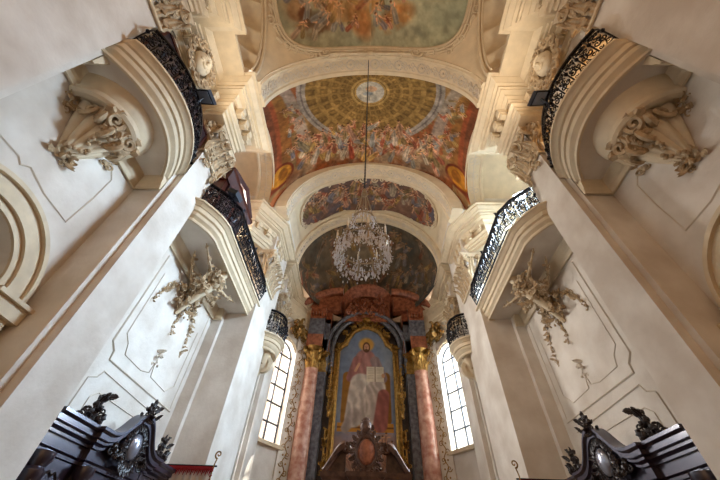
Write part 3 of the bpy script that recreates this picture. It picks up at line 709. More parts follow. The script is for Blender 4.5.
    q = MB(s); q.obox(c_-az*.078, ax, ay, az, .17, .16, .01); q.build('back_plate', 'lens', fl)
    q = MB(s); q.tube([c_-az*.05, V(4.45, 3.05, 9.98), V(4.42, 3.08, 9.75)], .025, 5); q.build('clamp', 'black', fl)

    # ---- second balcony (bay two)
    bal = empty('balcony', (s*5.0, 8.0, 8.5), 'long angular gallery balcony over a flowered bracket, its black railing before a %s' % ('reddish wooden case' if s < 0 else 'glaring white lamp'), 'balcony')
    cv = [(5.3, 5.62), (5.05, 5.75)]+[(5.05-.42*math.sin(t)-.05*t, 6.0+.42*(1-math.cos(t))*.9+.12*t) for t in np.linspace(.2, 1.45, 6)]
    cv = [(5.25, 5.64), (5.0, 5.78), (4.86, 5.98), (4.72, 6.22), (4.66, 6.4), (4.62, 6.56), (4.62, 10.47), (5.0, 10.49)]
    body = MB(s); body.sweep(cv, [(o_*.85, Z0+z) for o_, z in CORN]); body.build('cornice', 'stone', bal)
    slab = MB(s); slab.prism([(5.9, 5.63)]+[(x+.02, y) for x, y in cv[:-1]]+[(5.9, 10.46)], Z0-.54, Z0); slab.build('slab', 'plaster', bal)
    q = MB(s); q.sweep([(5.2, 5.64), (5.75, 5.64), (5.75, 10.28), (5.4, 10.28)], [(0, Z0-.95), (.05, Z0-.95), (.07, Z0-.85), (.1, Z0-.8), (.14, Z0-.62), (.17, Z0-.54), (0, Z0-.54)]); q.build('soffit_moulding', 'stone', bal)
    # bracket: winged scroll with flowers
    br = MB(s); yb = 8.15
    br.tube([(5.75, yb, 6.9), (5.5, yb, 7.4), (5.1, yb, 7.85), (4.85, yb, 8.3), (4.8, yb, 8.5)], [.06, .12, .14, .12, .2], 10)
    br.spiral((4.95, yb, 8.05), (-1, 0, 0), (0, 0, 1), .25, 1.6, .09, n=20)
    bk = br.build('bracket', 'stone', bal, smooth=True)
    rn = random.Random(20); fl_ = MB(s)
    acanthus_cluster(fl_, (5.2, yb, 7.85), 80, (.25, .6, .25), .13, rn); acanthus_cluster(fl_, (5.55, yb, 7.4), 70, (.18, .4, .4), .12, rn)
    acanthus_cluster(fl_, (4.95, yb, 8.15), 50, (.2, .45, .18), .13, rn)
    for sg in (-1, 1):
        for cv_ in ([(5.1, yb+sg*.1, 7.95), (4.95, yb+sg*.5, 8.15), (4.9, yb+sg*.95, 8.22), (4.85, yb+sg*1.5, 8.4)], [(5.5, yb+sg*.1, 7.7), (5.5, yb+sg*.5, 7.95), (5.4, yb+sg*.9, 8.15), (5.3, yb+sg*1.2, 8.38)]):
            P_ = resample([V(*q_) for q_ in cv_], .1) if False else [V(*q_) for q_ in cv_]
            fl_.tube(P_, [.05, .05, .04, .02], 6)
            for k in range(20):
                t = k/20*3; i_ = int(t); acanthus_cluster(fl_, P_[i_].lerp(P_[i_+1], t-i_), 1, (.05, .05, .04), .1-.03*k/20, rn)
    fl_.build('carved_flowers', 'stucco', bk, smooth=True)
    def gar(pts, n, sz):
        pts = [V(*q) for q in pts]; gl = MB(s)
        for k in range(n):
            t = k/n*(len(pts)-1); i = int(t); q = pts[i].lerp(pts[i+1], t-i); w2 = 1-.55*k/n
            acanthus_cluster(gl, q, 2, (.04, .08*w2, .06*w2), sz*w2, rn)
        gl.build('garland', 'stucco', bk, smooth=True)
    gar([(5.6, 7.9, 7.7), (5.72, 7.4, 7.35), (5.73, 7.15, 7.0), (5.74, 6.98, 6.5)], 26, .11)
    gar([(5.6, 8.3, 7.5), (5.73, 8.3, 7.2), (5.74, 8.35, 6.7), (5.74, 8.4, 6.3)], 22, .1)
    gar([(5.6, 8.5, 7.7), (5.72, 8.9, 7.5), (5.73, 9.15, 7.2), (5.74, 9.3, 6.6), (5.74, 9.35, 6.1)], 30, .11)
    rp = [(5.0, 5.66), (4.72, 5.92), (4.5, 6.2), (4.4, 6.45), (4.3, 6.62), (4.3, 10.46)]
    pt, L = railing(bal, s, resample(rp, .1), Z0+.06, 10.05, seed=11 if s < 0 else 12, pw=.32)
    for sf in (1.35, L*.63):
        q = MB(s); q.leaf(pt(sf, 10.0), (0, 0, 1), (-1, 0, 0), .22, .14, 1.0); q.ball(pt(sf, 10.1), .07); q.build('rail_finial', 'iron', bal)

    # ---- small third balcony
    bal = empty('balcony', (s*4.6, 13.1, 8.2), 'small rounded %s balcony beside the apse window on a scroll bracket' % SIDE[s], 'balcony')
    yc3 = 13.22; arc = [(4.62-math.sin(PI*i/20)*.62, yc3-math.cos(PI*i/20)*.75) for i in range(21)]
    body = MB(s); body.sweep(arc, [(o_*.8, 8.75+z) for o_, z in CORN]); body.prism([(4.9, arc[0][1])]+arc+[(4.9, arc[-1][1])], 8.2, 8.75); body.build('cornice', 'stone', bal, smooth=True)
    br = MB(s); br.spiral((4.35, yc3-.1, 7.7), (-1, 0, 0), (0, 0, 1), .32, 1.7, .14, a0=PI/2, hand=-1, n=24); br.tube([(4.85, yc3-.1, 7.0), (4.6, yc3-.1, 7.4), (4.4, yc3-.1, 7.9), (4.4, yc3-.1, 8.25)], [.08, .2, .25, .3], 10)
    bk = br.build('bracket', 'stone', bal, smooth=True); q = MB(s); acanthus_cluster(q, (4.45, yc3-.1, 7.6), 16, (.15, .2, .3), .12, random.Random(2)); q.build('carved_leaves', 'stucco', bk, smooth=True)
    arc = [(4.5-math.sin(PI*i/20)*.68, yc3-math.cos(PI*i/20)*.85) for i in range(21)]
    railing(bal, s, arc, 8.8, 9.95, seed=30)

for s in (-1, 1):
    festoon(s, 'stucco_festoon', [((5.62, 2.05, 12.45), 26, (.03, .25, .2), .11), ((5.62, 3.5, 12.45), 26, (.03, .25, .2), .11), ((5.7, 2.1, 11.3), 34, (.1, .4, .35), .14)], 'leafy stucco festoon beside the mask above the %s front balcony' % SIDE[s], 60)
    festoon(s, 'stucco_festoon', [((4.66, 4.8, 12.52), 40, (.03, .5, .14), .11), ((5.2, 4.06, 12.5), 20, (.3, .02, .14), .1), ((5.3, 4.4, 11.4), 40, (.25, .12, .5), .13)], 'leafy stucco festoon in the frieze over the %s front pier' % SIDE[s], 61)
    festoon(s, 'stucco_festoon', [((4.66, .5, 12.52), 60, (.03, .8, .14), .12), ((4.9, 1.0, 11.0), 50, (.05, .4, .5), .13)], 'leafy stucco festoon at the upper %s edge over the nearest pier' % SIDE[s], 62)
    festoon(s, 'stucco_festoon', [((4.56, 11.2, 12.52), 40, (.03, .6, .14), .12), ((4.5, 10.9, 11.4), 40, (.15, .4, .4), .14), ((4.5, 14.3, 12.5), 30, (.04, .5, .14), .12), ((4.3, 14.2, 10.4), 40, (.12, .4, .5), .14)], 'leafy stucco festoon on the %s piers flanking the small balcony' % SIDE[s], 63)

# second floodlight, only on the left gallery
fl = empty('floodlight', (-4.2, 6.3, 10.1), 'grey box floodlight at the long gallery corner in front of the wooden case', 'floodlight')
q = MB(-1); c_ = V(4.45, 6.2, 10.25); az = V(-.45, -.2, .9).normalized(); ax = V(0, 1, .2); ay = az.cross(ax)
q.obox(c_, ax, ay, az, .22, .18, .08); q.build('housing', 'black', fl); q = MB(-1); q.tube([c_, V(4.5, 6.25, 9.95)], .03, 5); q.build('clamp', 'black', fl)
fl = empty('floodlight', (5.2, 6.5, 10.0), 'switched-on white lamp glaring through the long gallery railing', 'floodlight')
q = MB(1); c_ = V(5.2, 6.5, 10.8); az = V(-.5, -.62, -.85).normalized(); ax = az.cross(V(0, 0, 1)).normalized(); ay = az.cross(ax)
q.obox(c_-az*.06, ax, ay, az, .2, .15, .06); q.tube([c_-az*.1, V(5.3, 6.7, 9.0)], .03, 5); q.build('housing', 'black', fl); q = MB(1); q.obox(c_+az*.01, ax, ay, az, .18, .13, .01); q.build('lit_lens', 'lamp', fl)
# dark screen added to stand in for the gallery's shade behind the left railing
ws = empty('added_dark_screen', (-5.1, 3.05, 9.0), 'added dark panel standing in for the gallery shade behind the left front railing', 'added shade panel')
q = MB(-1); q.box(5.06, 5.14, 1.62, 4.48, 9.02, 10.95); q.build('panel', 'wood', ws)
q = MB(-1)
for y0 in (1.62, 2.55, 3.5, 4.4): q.box(5.03, 5.06, y0, y0+.08, 9.02, 10.95)
q.box(5.03, 5.06, 1.62, 4.48, 10.87, 10.95); q.box(5.03, 5.06, 1.62, 4.48, 9.02, 9.1); q.build('screen_frame', 'redwood', ws)
# wooden case on the left gallery
oc = empty('organ_case', (-6.0, 7.6, 9.0), 'dark reddish wooden case with pediment standing on the left long gallery', 'wooden case')
q = MB(-1); q.box(5.12, 6.6, 6.3, 8.4, 9.0, 11.7); q.build('body', 'redwood', oc)
q = MB(-1); q.sweep([(6.6, 6.28), (5.1, 6.28), (5.1, 8.42), (6.6, 8.42)], [(0, 11.3), (.06, 11.3), (.1, 11.4), (.16, 11.5), (.22, 11.6), (.24, 11.75), (0, 11.75)]); q.build('cornice', 'redwood', oc)
q = MB(-1)
for y0 in (6.5, 7.5): q.box(5.03, 5.12, y0, y0+.7, 9.3, 11.3)
q.build('front_panels', 'wood', oc)
q = MB(-1); q.tube([(4.98, 6.2, 11.85), (4.98, 7.4, 12.35), (4.98, 8.5, 11.85)], .12, 4); q.build('pediment', 'redwood', oc)

# ------------------------------------------------------------------ bay one wall: arched niche, panels
def wallline(mb, x, pts, r=.02, n=4): mb.tube([(x, y, z) for y, z in pts], r, n)
for s in (-1, 1):
    nt = empty('wall_niche', (s*5.85, 2.95, 0), 'moulded round-headed niche low on the %s wall under the shell bracket' % SIDE[s], 'niche')
    yc, zc = 3.0, 4.55
    q = MB(s)
    def arcband(r0, r1, dep):
        rings = []
        for i in range(33):
            t = PI*i/32; rings.append([(5.86-d_, yc-math.cos(t)*r_, zc+math.sin(t)*r_) for r_, d_ in ((r0, 0), (r0, dep), (r1, dep), (r1, 0))])
        q.rings(rings)
        for sg in (-1, 1): q.box(5.86-dep, 5.86, yc+sg*r0 if sg > 0 else yc-r1, yc+r1 if sg > 0 else yc-r0, 0, zc)
    arcband(1.02, 1.12, .12); arcband(.9, 1.02, .06); arcband(1.12, 1.32, .09); arcband(1.32, 1.4, .16); q.build('archivolt', 'stone', nt, smooth=True)
    
    for ya, yb_ in ((yc-1.5, yc-.85), (yc+.85, yc+1.5)):
        q = MB(s); q.box(5.62, 5.86, ya, yb_, zc-.32, zc-.02); q.box(5.56, 5.86, ya-.02, yb_+.02, zc-.09, zc-.02); q.build('impost', 'stone', nt)
    q = MB(s); nn = 24; lp = [(yc-.95, 0)]+[(yc-math.cos(PI*i/nn)*.95, zc+math.sin(PI*i/nn)*.95) for i in range(nn+1)]+[(yc+.95, 0)]
    q.add([(6.95, y, z) for y, z in lp]+[(7.05, y, z) for y, z in lp], [tuple(range(len(lp)))]+[(i, (i+1) % len(lp), len(lp)+(i+1) % len(lp), len(lp)+i) for i in range(len(lp))]); q.build('recess', 'cream', nt)
    # wall panel of bay one
    q = MB(s)
    wallline(q, 5.845, [(2.1, 6.25), (2.6, 6.28), (2.72, 6.2), (2.84, 6.32), (3.3, 6.2), (3.95, 6.17), (3.98, 7.0), (3.96, 7.65), (3.7, 7.9)])
    o = q.build('wall_panel_moulding', 'line'); o['label'] = 'thin raised panel outline on the %s wall between shell bracket and niche' % SIDE[s]; o['category'] = 'panel moulding'
    # bay two panels
    q = MB(s); x = 5.76
    wallline(q, x, [(6.68, 7.9), (6.62, 5.16), (6.82, 5.02), (6.84, 4.82), (10.1, 4.82)], .024)
    wallline(q, x, [(10.05, 4.9), (10.05, 8.0)], .015)
    wallline(q, x, [(6.9, 7.4), (6.88, 5.5), (7.1, 5.35), (7.2, 5.12), (8.0, 5.1), (8.35, 5.2), (8.4, 5.5), (8.5, 5.15), (9.4, 5.12), (9.6, 5.3), (9.75, 5.4), (9.75, 7.2)], .011)
    acanthus_cluster(q, (x, 8.38, 5.62), 16, (.012, .18, .2), .09, random.Random(8))
    o = q.build('wall_panel_moulding', 'line', smooth=True); o['label'] = 'tall panel outline with a small flower sprig on the %s wall under the long gallery' % SIDE[s]; o['category'] = 'panel moulding'
    q = MB(s)
    wallline(q, x, [(6.55, 3.5), (6.58, 4.32), (6.81, 4.42), (6.9, 4.58), (9.8, 4.5)], .014 if s < 0 else .02)
    wallline(q, x, [(6.9, 3.5), (6.92, 4.05), (7.1, 4.2), (9.4, 4.2), (9.7, 4.05), (9.7, 3.5)], .012)
    o = q.build('wall_panel_moulding', 'line'); o['label'] = 'lower panel outline on the %s wall just above the carved confessional' % SIDE[s]; o['category'] = 'panel moulding'

# ------------------------------------------------------------------ confessionals
for s in (-1, 1):
    cf = empty('confessional', (s*5.4, 7.95, 0), 'dark carved wooden confessional with oval medallion against the %s wall' % SIDE[s], 'confessional')
    q = MB(s); q.box(5.25, 5.76, 5.66, 10.15, 0, 3.0); q.box(5.18, 5.3, 6.95, 8.95, 0, 3.05); q.build('body', 'wood', cf)
    prof = [(0, 2.86), (.05, 2.87), (.05, 2.92), (.09, 2.95), (.02, 2.97), (.02, 3.13), (.07, 3.14), (.07, 3.18), (.14, 3.22), (.14, 3.26), (.2, 3.28), (.2, 3.36), (.26, 3.4), (.26, 3.45), (0, 3.46)]
    for pth in ([(5.25, 5.68), (5.25, 6.95), (5.15, 6.95), (5.15, 7.06)], [(5.15, 8.9), (5.15, 8.98), (5.25, 8.98), (5.25, 10.15), (5.7, 10.15)]):
        q = MB(s); q.sweep(pth, prof); q.build('cornice', 'wood', cf)
    q = MB(s); q.box(5.25, 5.75, 5.67, 10.14, 2.98, 3.42); q.build('top', 'wood', cf)
    def ped(y):   # ogee rise of the middle cornice
        t = (y-7.98)/1.0
        return .58*math.exp(-(abs(t)/.52)**2.6)
    ys = np.linspace(7.05, 8.91, 30)
    q = MB(s); q.rings([[(5.15, y, 2.9), (5.15, y, 3.3+ped(y)), (5.27, y, 3.3+ped(y)), (5.27, y, 2.9)] for y in ys]); q.build('pediment', 'wood', cf, smooth=True)
    q = MB(s); q.rings([[(5.15-o_, y, z+ped(y)) for o_, z in prof[5:]] for y in ys]); q.build('arched_cornice', 'wood', cf, smooth=True)
    q = MB(s); q.sweep([(5.15, 7.05), (5.15, 8.91)], [(0, 2.86), (.05, 2.87), (.05, 2.92), (.09, 2.95), (0, 2.97)]); q.build('lower_moulding', 'wood', cf)
    q = MB(s); q.ball((5.0, 7.98, 3.42), .11, .2, .25, 14, 10); md = q.build('medallion', 'silver', cf, smooth=True)
    rn = random.Random(31); q = MB(s)
    for k in range(22):
        t = k/22*2*PI; c_ = (5.0, 7.98+math.cos(t)*.3, 3.42+math.sin(t)*.36)
        q.spiral(c_, (0, math.cos(t), math.sin(t)), (0, -math.sin(t), math.cos(t)), .09, 1.2, .03, a0=rn.uniform(0, 6)); q.leaf(c_, (0, math.cos(t), math.sin(t)), (-1, 0, 0), .2, .1, .7)
    acanthus_cluster(q, (4.98, 8.0, 4.05), 44, (.07, .2, .14), .1, rn); acanthus_cluster(q, (5.02, 8.06, 4.3), 14, (.03, .06, .1), .08, rn)
    acanthus_cluster(q, (5.02, 7.5, 3.22), 34, (.03, .22, .1), .08, rn); acanthus_cluster(q, (5.02, 8.45, 3.22), 34, (.03, .22, .1), .08, rn)
    q.build('medallion_carving', 'leaf', cf, smooth=True)
    for yy, zz in ((6.62, 3.45), (9.5, 3.45)):
        q = MB(s); q.tube([(5.25, yy, zz), (5.22, yy, zz+.25), (5.2, yy+.03, zz+.42)], .03, 5)
        acanthus_cluster(q, (5.2, yy-.05, zz+.08), 46, (.07, .36, .1), .1, rn); acanthus_cluster(q, (5.2, yy, zz+.3), 14, (.06, .1, .1), .09, rn)
        acanthus_cluster(q, (5.2, yy+.03, zz+.5), 12, (.06, .09, .05), .085, rn)
        q.ball((5.2, yy+.03, zz+.47), .07, jit=.2, rnd=rn); q.build('flower_finial', 'leaf', cf, smooth=True)
    for y0, y1 in ((5.8, 6.0), (6.9, 7.1), (8.8, 9.0), (9.85, 10.05)):
        yy = (y0+y1)/2; q = MB(s); q.lathe([(.0, 0), (.14, 0), (.14, .3), (.09, .35), (.085, 2.35), (.1, 2.4), (.15, 2.5), (.16, 2.6), (.12, 2.65), (.17, 2.75), (.17, 2.85), (0, 2.9)], (5.08, yy, 0), 16); q.build('column', 'wood', cf, smooth=True)
    for y0, y1 in ((6.12, 6.78), (7.25, 7.95), (8.05, 8.7), (9.12, 9.75)):
        q = MB(s); xf = 5.25 if (y0 < 6.9 or y0 > 9) else 5.18
        q.box(xf-.03, xf, y0, y1, .3, 2.85); dr_ = q.build('door', 'wood', cf)
        q = MB(s); wallline(q, xf-.035, [(y0+.1, .5), (y0+.1, 2.5), (y0+.18, 2.62), (y0+.26, 2.68), ((y0+y1)/2, 2.62), (y1-.26, 2.68), (y1-.18, 2.62), (y1-.1, 2.5), (y1-.1, .5)], .022); q.build('panel_frame', 'leaf', dr_)
# ------------------------------------------------------------------ banners at the second pier
for s in (-1, 1):
    bn = empty('banner', (s*4.6, 10.3, 3.5), 'red fringed white banner hung from a dark rod at the %s pier beside the confessional' % SIDE[s], 'banner')
    zz = 3.56 if s < 0 else 3.5
    q = MB(s); q.tube([(3.95, 10.25, zz), (5.35, 10.25, zz)], .022, 6); q.build('rod', 'iron', bn)
    q = MB(s); rings = []
    for i in range(41):
        x = 4.02+1.28*i/40; y = 10.25+.03*math.sin(i*1.1); rings.append([(x, y-.012, zz-.03), (x, y-.012, zz-1.6), (x, y+.012, zz-1.6), (x, y+.012, zz-.03)])
    q.rings(rings); cl = q.build('cloth', 'white', bn)
    q = MB(s); q.box(4.0, 5.32, 10.19, 10.215, zz-.09, zz-.02)
    for i in range(27): x = 4.02+1.28*i/26; q.tube([(x, 10.2, zz-.06), (x+.01, 10.19, zz-.17-.05*(i % 2))], [.03, .008], 4)
    for x in (4.0, 5.3): 
        for i in range(10): q.tube([(x, 10.2, zz-.1-.1*i), (x+(.05 if x < 4.5 else -.05), 10.19, zz-.14-.1*i)], [.025, .01], 4)
    q.build('fringe', 'red', cl)
    hk = MB(s); hk.tube([(4.0, 10.2, 0), (4.02, 10.2, 3.55), (3.99, 10.2, 3.7)], .018, 5); hk.spiral((3.97, 10.2, 3.82), (1, 0, 0), (0, 0, 1), .1, 1.3, .022, a0=-PI/2); o = hk.build('curled_hook', 'ggold', bn)

# ------------------------------------------------------------------ high altar
al = empty('altarpiece', (0, 17.6, 0), 'tall red marble altarpiece with columns, gilded capitals and curved pediments in the apse', 'altarpiece')
for s in (-1, 1):
    yc, xc = 17.0, 2.96
    q = MB(s); q.box(2.45, 3.5, 16.55, 17.5, 0, 3.6); q.box(2.4, 3.55, 16.5, 17.5, 3.4, 3.6); q.build('pedestal', 'brownstone', al)
    q = MB(s); q.lathe([(.48, 3.6), (.5, 3.7), (.46, 3.8), (.42, 3.9), (.40, 4.0), (.40, 6.5), (.35, 9.25), (.38, 9.3)], (xc, yc, 0), 28); q.build('column', 'pinkmarble', al, smooth=True)
    cp = MB(s); rn = random.Random(77)
    for row in range(2):
        for k in range(10):
            t = (k+.5*row)/10*2*PI; o_ = V(math.cos(t), math.sin(t), 0); cp.leaf(V(xc, yc, 9.3+.42*row)+o_*.34, (0, 0, 1), o_, .62, .28, 1.4)
    for k in range(4):
        t = PI/4+k*PI/2; o_ = V(math.cos(t), math.sin(t), 0); cp.spiral(V(xc, yc, 10.25)+o_*.5, o_, V(0, 0, 1), .2, 1.6, .06, a0=PI/2, hand=-1)
    cp.lathe([(.33, 9.3), (.34, 10.3), (.55, 10.5), (0, 10.5)], (xc, yc, 0), 20)
    cp.build('capital', 'gold', al, smooth=True)
    # inner pilaster, entablature block, pediment
    q = MB(s); q.box(2.2, 2.62, 17.2, 17.9, 0, 9.3); q.build('pilaster', 'greymarble', al)
    q = MB(s); 
    for k in range(3): q.leaf((2.28+.13*k, 17.18, 9.35), (0, 0, 1), (0, -1, 0), .7, .18, 1.3)
    for k in range(3): q.leaf((2.2, 17.3+.2*k, 9.35), (0, 0, 1), (-1, 0, 0), .7, .2, 1.3)
    q.box(2.2, 2.62, 17.2, 17.9, 9.3, 10.5); q.spiral((2.25, 17.1, 10.25), (-1, 0, 0), (0, 0, 1), .18, 1.5, .05); q.build('pilaster_capital', 'gold', al, smooth=True)
    q = MB(s); blk = [(3.5, 17.6), (3.5, 16.5), (2.5, 16.5), (2.45, 17.1), (2.1, 17.2), (2.1, 17.9)]; blk = blk[::-1]
    q.prism([(3.4, 17.6), (3.4, 16.62), (2.5, 16.62), (2.5, 17.2), (2.2, 17.2), (2.2, 17.9)], 10.55, 12.6); q.build('frieze_block', 'greymarble', al)
    q = MB(s); q.sweep([(3.4, 17.8), (3.4, 16.6), (2.5, 16.6), (2.5, 17.2), (2.15, 17.2), (2.15, 18.0)][::-1], [(0, 10.5), (.06, 10.5), (.08, 10.7), (.16, 10.8), (.16, 11.25), (0, 11.25)])
    q.build('architrave', 'redmarble', al); q = MB(s)
    q.sweep([(3.4, 17.8), (3.4, 16.6), (2.5, 16.6), (2.5, 17.2), (2.15, 17.2), (2.15, 18.0)][::-1], [(0, 12.3), (.08, 12.3), (.1, 12.5), (.25, 12.6), (.3, 12.8), (.42, 12.9), (.45, 13.1), (0, 13.1)])
    for k in range(5): q.box(2.5+.18*k, 2.6+.18*k, 16.3, 16.6, 12.45, 12.6)
    q.build('entablature_cornice', 'redmarble', al)
    # curved broken pediment piece
    q = MB(s); rings = []
    for i in range(15):
        t = i/14; x = 3.85-2.3*t; zt = 13.2+1.3*math.sin(t*PI/2)**.8; rings.append([(x, 16.35+.35*t, zt-.28), (x, 16.2+.35*t, zt-.05), (x, 16.2+.35*t, zt+.08), (x, 17.6, zt+.08), (x, 17.6, zt-.28)])
    q.rings(rings)
    rings = []
    for i in range(15):
        t = i/14; x = 3.7-2.1*t; zt = 13.15+1.22*math.sin(t*PI/2)**.8; rings.append([(x, 16.65+.3*t, 13.1), (x, 16.65+.3*t, zt), (x, 17.4, zt), (x, 17.4, 13.1)])
    q.rings(rings); q.build('pediment', 'redmarble', al, smooth=True)
    q = MB(s); q.tube([(1.86, 17.03, 7.0), (1.86, 17.03, 9.4)], .05, 5); acanthus_cluster(q, (1.86, 17.0, 8.2), 34, (.08, .1, 1.2), .14, rn, (0, -1, 0)); q.build('gilt_side_carving', 'gold', al, smooth=True); q = MB(s); q.tube([(1.9, 17.03, 4.7), (1.9, 17.03, 6.5)], .05, 5); acanthus_cluster(q, (1.9, 17.0, 5.6), 34, (.1, .1, .9), .14, rn, (0, -1, 0)); q.build('gilt_side_carving', 'gold', al, smooth=True)
# centre: dark surround, arched back, arch mouldings
q = MB(); q.box(-2.25, 2.25, 17.75, 18.5, 0, 11.2); q.rings([[(math.cos(t)*2.15, 17.75, 11.2+math.sin(t)*2.3), (math.cos(t)*2.15, 18.5, 11.2+math.sin(t)*2.3)] for t in np.linspace(0, PI, 20)], closed=False)
n_ = 20; vs = [(math.cos(PI*i/n_)*2.15, 17.75, 11.2+math.sin(PI*i/n_)*2.3) for i in range(n_+1)]; q.add(vs, [tuple(range(n_+1))]); q.build('back_panel', 'darkmarble', al)
q = MB()
for r_, y_, th_ in ((1.98, 17.5, .14), (2.25, 17.3, .13)):
    q.tube([(-r_, y_, 9.4)]+[(-math.cos(t)*r_, y_, 10.9+math.sin(t)*r_*1.02) for t in np.linspace(0, PI, 24)]+[(r_, y_, 9.4)], th_, 6)
q.build('arch_moulding', 'greymarble', al, smooth=True)
q = MB(); 
for r_, y_ in ((1.45, 17.15), (1.65, 17.0)):
    rings = []
    for t in np.linspace(.05, PI-.05, 24):
        c_, s_ = math.cos(t), math.sin(t); z = 13.05+s_*r_*.95; rings.append([(c_*r_, y_-.35, z+.2), (c_*r_, y_-.45, z+.32), (c_*r_, 17.9, z+.32), (c_*r_, 17.9, z-.1), (c_*r_, y_-.1, z-.12)])
    q.rings(rings)
q.build('centre_pediment', 'redmarble', al, smooth=True)
q = MB(); rn = random.Random(6); q.box(-1.45, 1.45, 17.3, 17.9, 12.6, 13.9); acanthus_cluster(q, (0, 17.1, 13.5), 110, (1.1, .12, .6), .2, rn, (0, -1, 0)); q.build('pediment_carving', 'redmarble', al, smooth=True)
# painting with frame
FO = []
def fpt(t):  # outline of the framed picture, t 0..1 from lower left over the top to lower right
    pts = [(-1.62, 4.2), (-1.62, 10.3), (-1.62, 10.75), (-1.38, 11.05), (-1.2, 11.15), (-1.08, 11.5), (-.75, 12.0), (-.3, 12.22), (0, 12.28), (.3, 12.22), (.75, 12.0), (1.08, 11.5), (1.2, 11.15), (1.38, 11.05), (1.62, 10.75), (1.62, 10.3), (1.62, 4.2)]
    return pts
FP = fpt(0)
ap = empty('altar_painting', (0, 17.6, 4.2), 'tall arched altar painting of a seated robed bearded person holding an open book', 'painting')
q = MB(); q.tube([(x, 17.55, z) for x, z in FP], .13, 6); q.tube([(x*1.1, 17.6, z*1.0+(.12 if z > 10.5 else 0)) for x, z in FP], .07, 5); q.build('frame', 'gold', ap, smooth=True)
rn = random.Random(14)
for i in range(5, 12):
    x, z = FP[i]; q = MB(); acanthus_cluster(q, (x*1.12, 17.45, z+.25), 11, (.22, .05, .16), .17, rn, (0, -1, 0)); q.build('frame_leaf', 'gold', ap, smooth=True)
q = MB(); acanthus_cluster(q, (0, 17.4, 12.75), 30, (.35, .08, .3), .2, rn, (0, -1, 0)); q.ball((0, 17.35, 12.7), .28, .15, .22)
for sg in (-1, 1): q.spiral((sg*.5, 17.4, 12.6), (sg, 0, 0), (0, 0, 1), .3, 1.5, .07)
q.build('frame_crest', 'gold', ap, smooth=True)
for sg in (-1, 1): q = MB(); acanthus_cluster(q, (sg*1.65, 17.45, 10.75), 14, (.15, .05, .3), .18, rn, (0, -1, 0)); q.build('frame_shoulder', 'gold', ap, smooth=True)
gx = np.linspace(-1.62, 1.62, 130); gz = np.linspace(4.2, 12.3, 300); X, Zg = np.meshgrid(gx, gz)
p = Paint(X, Zg, (.44, .50, .60), 51); p.mix(p.noise(.8, 1)*2-.9, (.55, .58, .62)); p.mix(np.clip((6.9-Zg)*1.2, 0, 1), (.58, .50, .52)); p.mix(p.noise(1.2, 5)*2-1.0*(Zg > 6.5)-.6, (.62, .50, .44))
p.mix(p.seg(-1.05, 7.1, -1.05, 9.3, .25, .25, .2), (.55, .38, .16)); p.mix(p.seg(1.1, 7.1, 1.1, 9.3, .25, .25, .2), (.50, .34, .15))    # throne
p.mix(((np.abs(X) < 1.4) & (Zg > 6.55) & (Zg < 6.95))*1.0, (.72, .50, .20)); p.mix(((np.abs(X) < 1.4) & (Zg > 6.7) & (Zg < 6.78))*1.0, (.45, .28, .12))
p.mix(p.ell(0, 11.2, .52, .5, 0, .3), (.78, .60, .30))                        # halo
fold = .86+.2*(.5+.5*np.sin((X*1.0+Zg*.22)*15+p.noise(.9, 8, 3)*14))*p.noise(2.2, 12)*1.6
def dr(mk, col): 
    global p
    mk = np.clip(mk, 0, 1)[..., None]; p.c = p.c*(1-mk)+np.array(col)*fold[..., None]*mk
dr(p.seg(-.05, 10.3, 0, 9.0, .62, .72, .15), (.66, .47, .45)); dr(p.seg(-.5, 10.2, -.85, 9.2, .3, .26, .2), (.62, .42, .40)); dr(p.seg(.5, 10.2, .9, 9.2, .3, .3, .2), (.58, .50, .50))
dr(p.seg(-.3, 8.9, .5, 8.7, .6, .62, .15), (.76, .72, .68)); dr(p.seg(-.45, 8.6, -.6, 7.2, .5, .5, .15), (.75, .70, .66)); dr(p.seg(.5, 8.6, .15, 7.2, .5, .6, .15), (.72, .66, .62)); dr(p.seg(-.6, 7.3, -1.0, 6.7, .4, .25), (.66, .60, .57)); dr(p.seg(.95, 8.3, .75, 6.9, .35, .4, .2), (.60, .36, .33))
p.mix(((X > .02) & (X < .98) & (Zg > 9.0) & (Zg < 9.85))*1.0, (.80, .76, .68)); p.mix(((np.abs(X-.5) < .03) & (Zg > 9.0) & (Zg < 9.85))*1.0, (.45, .38, .32)); p.mix(((X > .1) & (X < .9) & (np.sin(Zg*70) > .5) & (Zg > 9.1) & (Zg < 9.75) & (np.abs(X-.5) > .08))*.5, (.5, .44, .38))
p.mix(p.ell(0, 11.02, .24, .36, 0, .15), (.34, .22, .15)); p.mix(p.ell(0, 11.02, .16, .25, 0, .2), (.74, .56, .44)); p.mix(p.ell(0, 10.82, .12, .12, 0, .3), (.36, .24, .17))
for sg in (-1, 1): p.mix(p.ell(sg*.07, 11.06, .03, .02), (.15, .1, .08))
p.mix(p.seg(0, 11.05, 0, 10.96, .02), (.6, .42, .32)); p.mix(p.seg(-.6, 9.6, -.4, 10.0, .09), (.76, .58, .46)); p.mix(p.ell(.95, 9.35, .1, .13), (.74, .56, .44))
rn = random.Random(3)
for i in range(9): a, b = PAL[0]; p.figure(rn.choice((-1, 1))*rn.uniform(.5, 1.3), rn.uniform(5.2, 6.3), .7, PI/2+rn.uniform(-.8, .8), (.72, .52, .44), (.68, .48, .42))
p.mott(.12, 4, 4)
def inpic(x, z):
    for (xa, za), (xb, zb) in zip(FP[:8], FP[1:9]):
        if za <= z <= zb: return abs(x) <= abs(xa+(xb-xa)*(z-za)/max(zb-za, 1e-6))+.03
    return z <= 12.28
keep = np.vectorize(inpic)(X, Zg)
o = p.build('canvas', np.stack([X, np.full_like(X, 17.62), Zg], -1), 'canvas', keep=keep); o.parent = ap; o.matrix_parent_inverse = Matrix.Translation(-ap.location)

